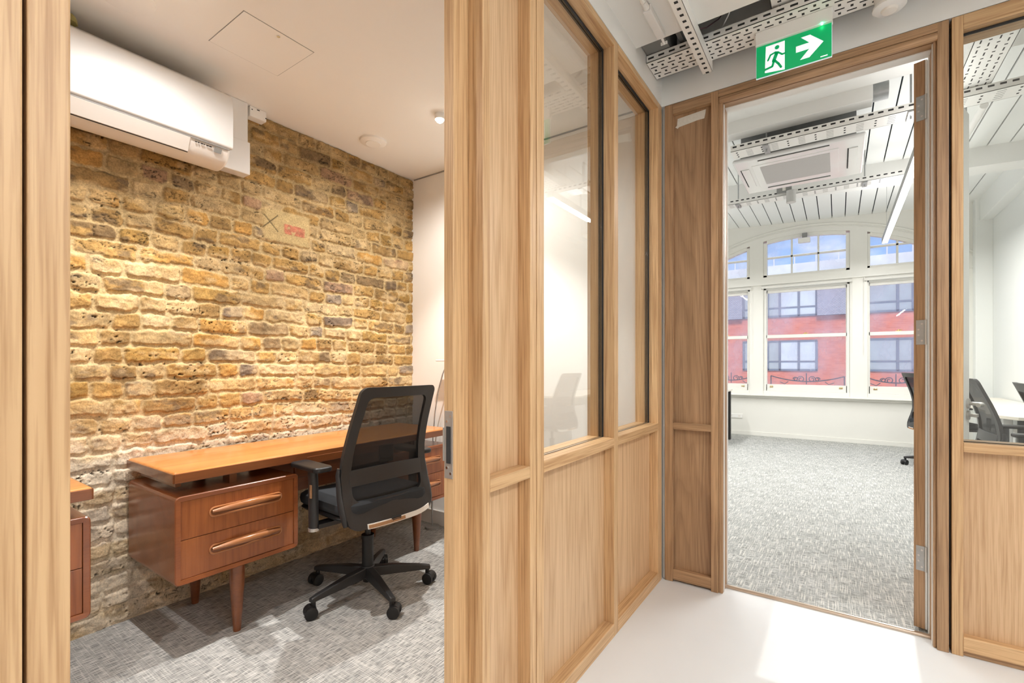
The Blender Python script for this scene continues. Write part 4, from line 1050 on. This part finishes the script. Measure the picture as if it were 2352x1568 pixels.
MB().box((.70, 3.6, 2.933), (.72, 3.62, 3.095)).box((.70, 2.9, 2.933), (.72, 2.92, 3.095)).build('hanger', TRAYW, e)
e = empty('steel_conduit', (.95, 5, 2.9), 'white painted pipe hung under the boards behind the glazed panel', 'pipe')
MB().cyl((.80, 4.55, 2.87), (.845, 6.3, 3.02), .022, seg=16).cyl((.80, 4.37, 2.87), (.80, 4.55, 2.87), .022).build('pipe', TRAYW, e)
MB().tube([(.815, 5.0, 2.91), (.815, 5.0, zc_(.8))], .005, 8).build('hanging_rod', DULL, e)
e = empty('sprinkler_head', (.72, 5.3, 3.0), 'small white ribbed fitting hanging under the boards beside the pipe', 'ceiling fitting')
MB().tube([(.72, 5.3, zc_(.72)), (.72, 5.3, 3.16), (.72, 5.3, 3.14), (.72, 5.3, 3.11), (.72, 5.3, 3.09), (.72, 5.3, 3.05), (.72, 5.3, 3.03), (.72, 5.3, 3.0)], [.006, .012, .028, .026, .034, .030, .024, .006], 16).build('body', TRAYW, e)
tag(MB().cyl((-.41, 5.80, 2.86), (-.41, 5.80, 2.985), .045, seg=24).build('detector_cylinder', GREYP if False else mat('pale_grey_plastic', (.55, .54, .52), .5)), 'pale grey cylinder hanging from the far perforated tray', 'detector')
e = tag(bx('control_box', (-.545, 5.80, 2.985), (-.405, 5.838, 3.07), GREYP, None, .004), 'small grey control box with white sticker on the far perforated tray', 'control box')
MB().box((-.49, 5.7985, 3.0), (-.46, 5.80, 3.055)).build('sticker', PAPER, e)

# desks of the bright room
def tdesk(name, poly, z, legs, label, legmat, cat='desk', group=None):
    e = empty(name, (poly[0][0], poly[0][1], 0), label, cat, group=group)
    MB().prism(poly, 2, z-.025, z).build('desktop', DESKW, e, .002)
    for (lx, ly) in legs: bx('leg', (lx-.028, ly-.028, 0.01), (lx+.028, ly+.028, z-.026), legmat, e, .003)
    return e
tdesk('desk', [(-3.0, 7.0), (-1.32, 7.0), (-1.32, 7.80), (-3.0, 7.80)], .765, [(-1.36, 7.73), (-1.36, 7.06), (-2.95, 7.73), (-2.95, 7.06)], 'pale topped desk with black leg left of the doorway under the windows', BLACK)
e = tdesk('desk', [(1.12, 5.10), (1.58, 5.10), (1.58, 7.9), (1.08, 7.9), (1.05, 5.7), (.985, 5.33)], .745, [(1.10, 5.30), (1.54, 5.2), (1.54, 7.8), (1.12, 7.8)], 'pale birch desk with chamfered corner along the right wall', ACW)
MB().box((1.15, 5.24, .38), (1.5, 5.27, .72)).build('modesty_panel', BLACK2, e)
e = empty('pedestal_shelf', (1.2, 4.5, 0), 'low white pedestal cabinet under the near end of the birch desk', 'cabinet')
bx('cabinet_body', (1.16, 5.35, .02), (1.54, 5.85, .60), ACW, e, .004)
q = MB(); q.box((1.157, 5.36, .04), (1.16, 5.84, .30)); q.box((1.157, 5.36, .31), (1.16, 5.84, .59)); q.build('drawer', ACW, e, .001)

# chairs of the bright room
index_kids()
c1 = [o for o in bpy.data.objects if o.name == 'office_chair'][0]
for (x, y, yaw, lab) in ((1.04, 4.72, .05, 'dark office chair at the birch desk seen through the glass beside the door handle'),
                         (1.09, 3.66, -.06, 'dark office chair at the right edge behind the glazed panel'),
                         (.93, 7.0, .3, 'dark office chair mostly hidden behind the open door edge near the windows')):
    index_kids()
    c = copy_tree(c1); c.location = (x, y, 0); c.rotation_euler = (0, 0, yaw); c['label'] = lab; c['group'] = 'office chairs along the right wall'

# daylight at the windows is the sky itself; portals guide it
for (a, b) in openings:
    l = bpy.data.lights.new('window_portal', 'AREA'); l.shape = 'RECTANGLE'; l.size = b-a; l.size_y = 2.4
    o = bpy.data.objects.new('window_portal', l); C.objects.link(o); o.location = ((a+b)/2, YW+.32, 1.9); o.rotation_euler = (-PI/2, 0, 0)
    l.cycles.is_portal = True
